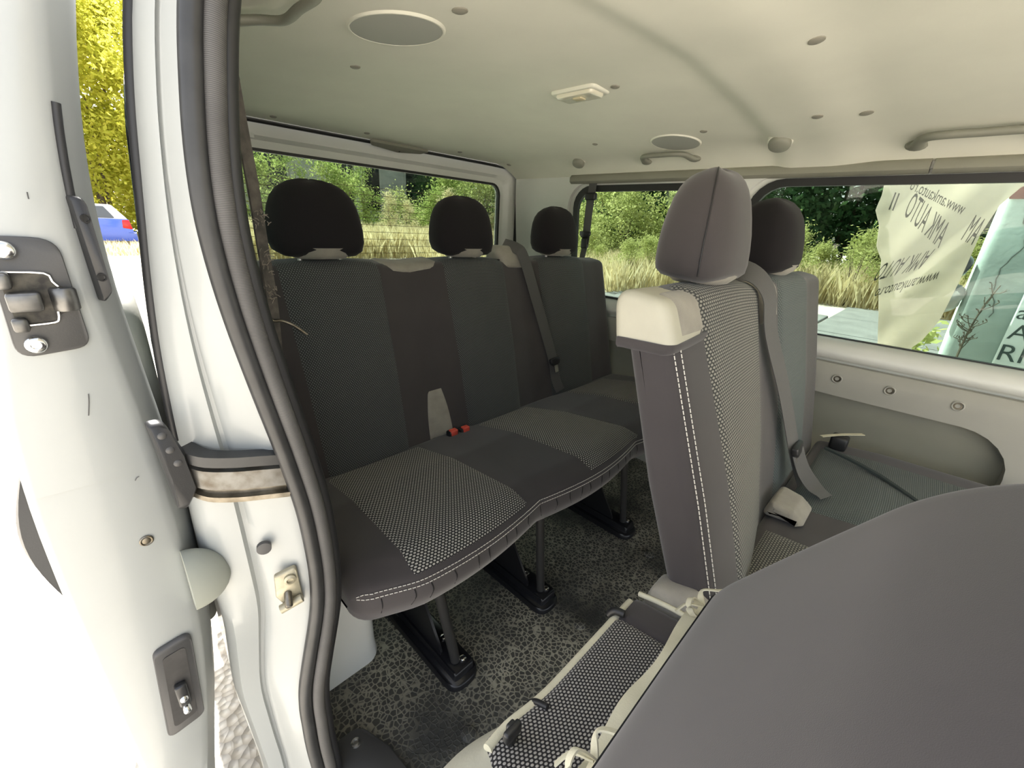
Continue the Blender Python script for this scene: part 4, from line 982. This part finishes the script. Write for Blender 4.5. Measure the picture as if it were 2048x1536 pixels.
plant('weed', 1500, 1.35, .55, .075, L_OLIVE, 15, clumps=16, asp=.35, ns=7, sr=.012); plant('yellow', 14000, 11.0, 2.6, .26, L_YEL, 16, clumps=70, low=.04, ns=4, sr=.12)
plant('reed', 1500, 2.6, .5, .16, L_DRY, 17, clumps=26, asp=.12, ns=9, sr=.012); plant('nettle', 1600, 1.15, .22, .045, L_OLIVE, 18, clumps=20, asp=.5, ns=6, sr=.006)
def planting():
    rnd = random.Random(21)
    # seen through the rear window
    G = {'bush': ('bush', 'broad green bush growing in dry grass behind the tailgate', 'bushes behind the tailgate'), 'sapling': ('sapling', 'slim green sapling growing in front of the concrete building', 'saplings behind the tailgate'),
         'dark': ('tree', 'dark green tree at the far end of the dry field', 'dark trees behind the tailgate'), 'olive': ('shrub', 'olive shrub standing in the dry grass behind the tailgate', 'olive shrubs behind the tailgate'), 'reed': ('reed_clump', 'pale dry reed clump standing in the grass behind the tailgate', 'reeds behind the tailgate')}
    for i, (x, y, k, s) in enumerate(((6.2, 21, 'bush', 1.25), (8.3, 22.5, 'sapling', 1.1), (9.9, 22.0, 'bush', 1.35), (12.0, 23.0, 'sapling', 1.1), (13.3, 22.0, 'olive', 1.2), (15.4, 21.4, 'bush', 1.05), (17.0, 22.4, 'bush', 1.5), (18.6, 21.4, 'olive', 1.9), (19.4, 23.6, 'sapling', 1.35),
            (20.8, 22.0, 'bush', 1.7), (22.6, 21.0, 'olive', 1.9), (24.4, 22.6, 'bush', 1.9), (26.8, 22.0, 'sapling', 1.3), (28.8, 21.0, 'bush', 1.7), (22.6, 27.5, 'dark', .95), (19.6, 27.0, 'dark', .75), (27.5, 27.5, 'dark', .95), (31.0, 22.0, 'dark', .8),
            (11.2, 19.2, 'reed', 1.0), (14.4, 19.0, 'reed', 1.15), (16.2, 18.6, 'reed', .95), (18.2, 18.9, 'reed', 1.2), (12.6, 19.8, 'reed', .9), (20.4, 19.2, 'reed', 1.1), (7.6, 19.0, 'reed', .9))):
        nm, lab, gr = G[k]; put(k, nm, x, y, lab, {'reed_clump': 'reeds'}.get(nm, nm), gr, s, rnd.random()*6)
    # seen through the side windows
    for i, (x, y, s) in enumerate(((15.5, 13.2, 1.0), (17.5, 10.3, 1.15), (15.0, 10.9, .8), (18.5, 12.0, 1.35), (19.5, 8.8, 1.3))):
        put('olive', 'shrub', x, y, 'sunlit yellow-green shrub outside the rear quarter window', 'shrub', 'shrubs outside the quarter window', s*1.25, rnd.random()*6)
    for i, (x, y, s) in enumerate(((22, 12.6, .9), (24, 9.5, 1.0), (21.5, 6.2, 1.0), (23, 3.2, 1.1), (22, .6, 1.0), (24, -2.0, 1.1), (22.5, -4.5, 1.0), (27, 16, 1.1))):
        put('dark', 'tree', x, y, 'dense dark green tree beyond the weeds outside the side windows', 'tree', 'dark trees outside the side windows', s, rnd.random()*6)
    for i in range(26):
        x = rnd.uniform(13.6, 17.5); y = rnd.uniform(-3.0, 4.6)
        put('weed', 'tall_weed', x, y, 'tall pale weed at the edge of the concrete pavement', 'weed', 'weeds along the pavement', rnd.uniform(.9, 1.45), rnd.random()*6)
    for i in range(14):
        x = rnd.uniform(9.8, 14.5); y = rnd.uniform(6.2, 9.6)
        put('weed', 'tall_weed', x, y, 'tall weed among dry grass outside the rear quarter window', 'weed', 'weeds outside the quarter window', rnd.uniform(.7, 1.2), rnd.random()*6)
    # bright trees beside the open sliding door
    for i, (x, y, s) in enumerate(((2.2, 30, .9), (3.9, 33, 1.0), (.6, 34, 1.0), (4.9, 27.5, .9), (-2.2, 32, 1.0))):
        put('yellow', 'yellow_tree', x, y, 'tall yellow-green tree seen past the open sliding door', 'tree', 'yellow trees behind the parked car', s, rnd.random()*6)
    # dry grass
    mb = MB()
    def blade(x, y, h):
        a = rnd.random()*6.283; w = rnd.uniform(.008, .018); dx, dy = math.cos(a), math.sin(a); l = rnd.uniform(-.35, .35)*h; m = rnd.uniform(-.35, .35)*h
        mb.add([(x-dx*w, y-dy*w, GZ), (x+dx*w, y+dy*w, GZ), (x+l*.4+dx*w*.6, y+m*.4+dy*w*.6, GZ+h*.6), (x+l, y+m, GZ+h)], [(0, 1, 2), (0, 2, 3)])
    for i in range(32000): blade(rnd.uniform(3.6, 31), rnd.uniform(15.5, 22.5), rnd.uniform(.45, 1.35))
    for i in range(17000): blade(rnd.uniform(13.2, 19.5), rnd.uniform(-4.5, 5.5), rnd.uniform(.35, 1.0))
    for i in range(13000): blade(rnd.uniform(9.2, 17), rnd.uniform(5.6, 14.0), rnd.uniform(.3, .9))
    for i in range(5000): blade(rnd.uniform(-1.5, 3.6), rnd.uniform(17.5, 20.5), rnd.uniform(.12, .4))
    g = mb.build('dry_grass', L_DRY, None, False); setp(g, 'tall straw-coloured dry grass around the van', 'grass', kind='stuff')
planting()

def building():
    y = 31.0; t = thing('concrete_building', (16, y, GZ), 'pale concrete building with dark openings behind the rear window bushes', 'building')
    WALL = mat('render_wall', (.50, .49, .44), .9, noise=.2, nscale=1.2); DARKW = mat('dark_opening', (.012, .014, .016), .25); BAR = mat('window_bar', (.30, .31, .30), .6)
    v, f = box(8.3, 24.2, y, y+10, GZ, 9.0); mk('wall', v, f, WALL, t, False)
    v, f = box(8.0, 24.5, y-.35, y+10.3, 9.0, 9.4); mk('roof_slab', v, f, WALL, t, False)
    for i, (x0, x1) in enumerate(((9.2, 11.0), (13.8, 17.4), (19.6, 22.0))):
        for z0, z1 in ((1.5, 4.9), (5.8, 8.1)):
            v, f = box(x0, x1, y-.03, y+.05, z0, z1); w = mk('window', v, f, DARKW, t, False)
            mb = MB()
            for q in ((x0-.12, x0, z0-.1, z1+.1), (x1, x1+.12, z0-.1, z1+.1), (x0, x1, z0-.1, z0), (x0, x1, z1, z1+.1)):
                v, f = box(q[0], q[1], y-.09, y+.02, q[2], q[3]); mb.add(v, f)
            mb.build('window_frame', WALL, w, False)
            nb = 3 if x1-x0 > 3 else 1
            for k in range(1, nb):
                xx = x0+(x1-x0)*k/nb; v, f = box(xx-.05, xx+.05, y-.07, y, z0, z1); mk('mullion', v, f, BAR, w, False)
    for i in range(3):
        x = 8.4+i*7.0; v, f = box(x, x+.6, y-.25, y+.1, GZ, 9.0); mk('pier', v, f, WALL, t, False)
building()

def car():
    """hatchback parked across the view, nose to the left"""
    x1, yc = 1.92, 21.0; t = thing('parked_car', (x1-2, yc, GZ), 'blue hatchback with overexposure painted white on its upper body parked beyond the sliding door', 'car')
    CB = mat('car_blue', (.015, .10, .62), .25, coat=.8); CGLARE = mat('car_glare', (.85, .86, .88), .3, coat=.4); CG = mat('car_glass', (.10, .11, .12), .08)  # upper body white is overexposure put into the paint colour
    def X(a): return x1-a
    low = fillet([(X(0.05), .28+GZ), (X(-.0), .62+GZ), (X(.06), .98+GZ), (X(2.6), .98+GZ), (X(3.75), .88+GZ), (X(3.95), .60+GZ), (X(3.90), .28+GZ)], [.05, .06, .05, .1, .12, .1, .05], 5)
    v, f = grid([[(p.x+(-.0), yc+s*.82, p.y) for p in low] for s in (-1, -.8, .8, 1)], True, False, True)
    b = mk('body', v, f, CB, t)
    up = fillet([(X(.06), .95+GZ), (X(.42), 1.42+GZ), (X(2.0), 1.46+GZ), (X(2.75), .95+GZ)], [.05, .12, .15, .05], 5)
    v, f = grid([[(p.x, yc+s*(.78-.16*(p.y-.95-GZ)), p.y) for p in up] for s in (-1, 1)], True, False, True); u = mk('upper_body', v, f, CGLARE, t)
    for s in (-1, 1):
        for a in ((.40, 1.06, .62, 1.34), (1.14, 1.98, 1.14, 1.90)):
            q = [(X(a[0]), yc+s*.775, 1.0+GZ), (X(a[1]), yc+s*.775, 1.0+GZ), (X(a[3]), yc+s*.715, 1.36+GZ), (X(a[2]), yc+s*.715, 1.36+GZ)]
            v, f = prism(fillet(q, .03, 3), (0, s, 0), .012); mk('side_glass', v, f, CG, u)
        v, f = prism(fillet([(X(.01), yc+s*.80, .66+GZ), (X(.26), yc+s*.80, .70+GZ), (X(.24), yc+s*.80, .95+GZ), (X(.06), yc+s*.80, .96+GZ)], .03, 3), (0, s, 0), .035, .006); mk('tail_light', v, f, mat('tail_red', (.75, .02, .02), .25), b)
        for xx in (.68, 3.15):
            v, f = lathe([(.20, -.10), (.29, -.09), (.30, .02), (.27, .06), (.19, .065), (.17, .04), (.05, .05), (.0005, .05)], (X(xx), yc+s*.74, .30+GZ), (0, s, 0), 24); w = mk('wheel', v, f, RUBBER, t)
            v, f = lathe([(.17, .042), (.16, .062), (.05, .072), (.0005, .072)], (X(xx), yc+s*.74, .30+GZ), (0, s, 0), 18); mk('hub_cap', v, f, STEEL, w)
    v, f = prism(fillet([(X(.12), yc-.62, 1.0+GZ), (X(.12), yc+.62, 1.0+GZ), (X(.40), yc+.58, 1.36+GZ), (X(.40), yc-.58, 1.36+GZ)], .04, 3), (1, 0, .6), .012); mk('rear_glass', v, f, CG, u)
    v, f = box(X(-.03), X(.10), yc-.80, yc+.80, .30+GZ, .55+GZ, .04); mk('bumper', v, f, CB, b)
car()

# ---- plastic banner, concrete post and sign just outside the side window
def banner():
    t = thing('plastic_banner', (2.05, .1, .66), 'pale translucent plastic banner with mirrored grey lettering and its drawn reflection outside the window', 'banner')
    Lf = [(1.235, .228), (1.169, .222), (1.12, .226), (1.072, .202), (1.0, .190), (.956, .164), (.887, .152), (.80, .128), (.658, .091)]
    Rt = [(1.235, -.30), (1.21, -.16), (1.194, -.103), (1.139, -.071), (1.051, -.055), (.911, -.052), (.777, -.043), (.70, -.02), (.645, .014)]
    rnd = random.Random(4); wav = [(rnd.uniform(8, 30), rnd.uniform(8, 34), rnd.random()*6, rnd.uniform(.0006, .0018)) for _ in range(9)]
    def off(y, z): return sum(a*math.sin(p*y*2+q*z+s) for p, q, s, a in wav)
    rows = []
    for i in range(61):
        k = i/60; zl = 1.235-.58*k
        a = lerp_tab([(-p, q) for p, q in Lf], -zl); b = lerp_tab([(-p, q) for p, q in Rt], -zl); zr = zl
        rows.append([(2.05+off(a+(b-a)*j/30, zl), a+(b-a)*j/30, zl) for j in range(31)])
    v, f = grid(rows); n = len(v); v = v+[(x+.0006, y, z) for x, y, z in v]; f = f+[tuple(i+n for i in q[::-1]) for q in f]
    m = bpy.data.materials.new('banner_film'); m.use_nodes = True; nt = m.node_tree; nt.nodes.remove(nt.nodes['Principled BSDF'])
    d = nt.nodes.new('ShaderNodeBsdfDiffuse'); tl = nt.nodes.new('ShaderNodeBsdfTranslucent'); tr = nt.nodes.new('ShaderNodeBsdfTransparent'); a1 = nt.nodes.new('ShaderNodeMixShader'); a2 = nt.nodes.new('ShaderNodeMixShader')
    for q in (d, tl): q.inputs[0].default_value = (.95, .87, .77, 1)
    a1.inputs[0].default_value = .55; a2.inputs[0].default_value = .15
    nt.links.new(d.outputs[0], a1.inputs[1]); nt.links.new(tl.outputs[0], a1.inputs[2]); nt.links.new(a1.outputs[0], a2.inputs[1]); nt.links.new(tr.outputs[0], a2.inputs[2]); nt.links.new(a2.outputs[0], nt.nodes['Material Output'].inputs[0])
    sh = mk('film', v, f, m, t)
    INK = mat('banner_ink', (.12, .115, .10), .8)
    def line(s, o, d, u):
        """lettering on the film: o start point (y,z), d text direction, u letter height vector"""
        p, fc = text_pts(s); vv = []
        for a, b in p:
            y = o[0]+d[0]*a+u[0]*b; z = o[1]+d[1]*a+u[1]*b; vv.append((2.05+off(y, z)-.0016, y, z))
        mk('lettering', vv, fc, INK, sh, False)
    line('www.amkauto.ro', (.004, 1.108), (.150, .078), (-.004, .034))
    line('AMK AUTO', (.028, 1.004), (.118, .100), (-.008, .076))
    line('AMK AUTO', (.034, 1.004), (.120, -.060), (.016, -.066))  # this and the next line draw the lettering's upside-down reflection
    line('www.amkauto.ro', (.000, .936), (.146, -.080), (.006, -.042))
    line('AM', (-.046, 1.02), (.030, .015), (-.012, .075))
    line('II', (.176, 1.118), (.014, .004), (-.002, .055))
banner()
def post():
    CP = mat('post_concrete', (.50, .62, .58), .85, noise=.35, nscale=6, col2=(.36, .45, .42), bump=.6, bscale=40)
    t = thing('concrete_post', (2.8, -.25, GZ), 'weathered turquoise concrete post outside the long side window', 'post')
    out = fillet([(2.70, -.100, GZ), (2.70, -.40, GZ), (2.98, -.40, GZ), (2.98, -.100, GZ)], .03, 4)
    v, f = prism(out, (0, 0, 1), 2.6, .02); ps = mk('shaft', v, f, CP, t)
    rnd = random.Random(9); pts = [(2.6985, -.185+.018*math.sin(i*.5)+rnd.uniform(-.007, .007), 1.25-.022*i) for i in range(24)]
    tube('crack', pts, .0020, mat('crack_dark', (.16, .19, .175), .9), ps, 6, 0)
    v, f = box(2.693, 2.702, -.21, -.11, 1.205, 1.30, .003); mk('red_mark', v, f, mat('rust_red', (.30, .10, .08), .8, noise=.4, nscale=20), ps)
    s = thing('sign_board', (2.6, -.5, .4), 'pale sign board with dark lettering fixed by the turquoise post', 'sign')
    v, f = box(2.664, 2.690, -1.0, -.262, .30, .86, .004); bd = mk('board', v, f, mat('sign_white', (.72, .83, .82), .5), s)
    INK = mat('sign_ink', (.05, .085, .085), .6)
    def line(tx, y, z, w, h):
        p, fc = text_pts(tx); mk('lettering', [(2.6625, y-w*a, z+h*b) for a, b in p], fc, INK, bd, False)
    line('auto.ro', -.268, .755, .22, .042); line('AUTO', -.268, .672, .24, .062); line('RK', -.268, .582, .115, .066)
    # dry twig against the post and plastic bags caught beside it
    w = thing('dry_twig', (2.6, -.17, GZ), 'thin dry twig standing in front of the turquoise post', 'twig')
    p0 = [(2.60, -.150, GZ), (2.60, -.150, .2), (2.60, -.150, .62), (2.605, -.155, .72), (2.61, -.165, .80), (2.61, -.185, .88)]
    BK = mat('twig_bark', (.12, .11, .08), .9); st = tube('stem', p0, lambda t: .006*(1-.7*t), BK, w, 6, 5)
    mb = MB()
    for i in range(26):
        z = rnd.uniform(.58, .87); o = Vector((2.604, -.152-.020*max(0, (z-.72)/.1), z)); sg = rnd.choice((-1, 1)); d = Vector((rnd.uniform(-.015, .015), sg*rnd.uniform(.008, .05), rnd.uniform(.005, .06)))
        v, f, u = sweep([o, o+d*.5+Vector((0, 0, -.004)), o+d], circ(.0016, 5)); mb.add(v, f)
        for k in (.5, .75, 1.0):
            q = o+d*k; e = Vector((rnd.uniform(-.006, .006), rnd.uniform(-.012, .012), rnd.uniform(.004, .014))); n = Vector((0, .35, -.3))*.012
            mb.add([q, q+e*.5+n*.5, q+e, q+e*.5-n*.5], [(0, 1, 2, 3)])
    mb.build('twig_branch', BK, w)
    def bag(name, c, r, m, label, seed):
        t = thing(name, c, label, 'bag'); q = random.Random(seed); rows = []
        fr = [(q.uniform(1, 4), q.uniform(2, 5), q.random()*6) for _ in range(6)]
        for i in range(13):
            th = math.pi*i/12
            row = []
            for j in range(20):
                ph = 2*math.pi*j/20; k = 1+.11*sum(math.sin(a*ph+b*th+s) for a, b, s in [(round(a), b, s) for a, b, s in fr])/2
                row.append((c[0]+r[0]*k*math.sin(th)*math.cos(ph), c[1]+r[1]*k*math.sin(th)*math.sin(ph), c[2]+r[2]*k*math.cos(th)))
            rows.append(row)
        v, f = grid(rows, True, False, False); mk('film', v, f, m, t)
        tube('knot', [(c[0], c[1]+.004, c[2]+r[2]*.95), (c[0]-.01, c[1]+.012, c[2]+r[2]*1.2)], .008, m, t, 8, 3)
    bag('plastic_bag', (2.72, -.050, .945), (.04, .038, .050), mat('bag_dark', (.07, .07, .085), .35), 'crumpled dark plastic bag hanging beside the turquoise post', 2)
    bag('plastic_bag', (2.72, -.055, .80), (.04, .048, .055), mat('bag_grey', (.40, .41, .39), .4), 'crumpled grey plastic bag hanging below a dark bag', 6)
    # low bush between banner and post
    put('nettle', 'roadside_weed', 3.0, .03, 'leafy weed growing between the plastic banner and the turquoise post', 'weed', None, 1.0, 1.0)
post()
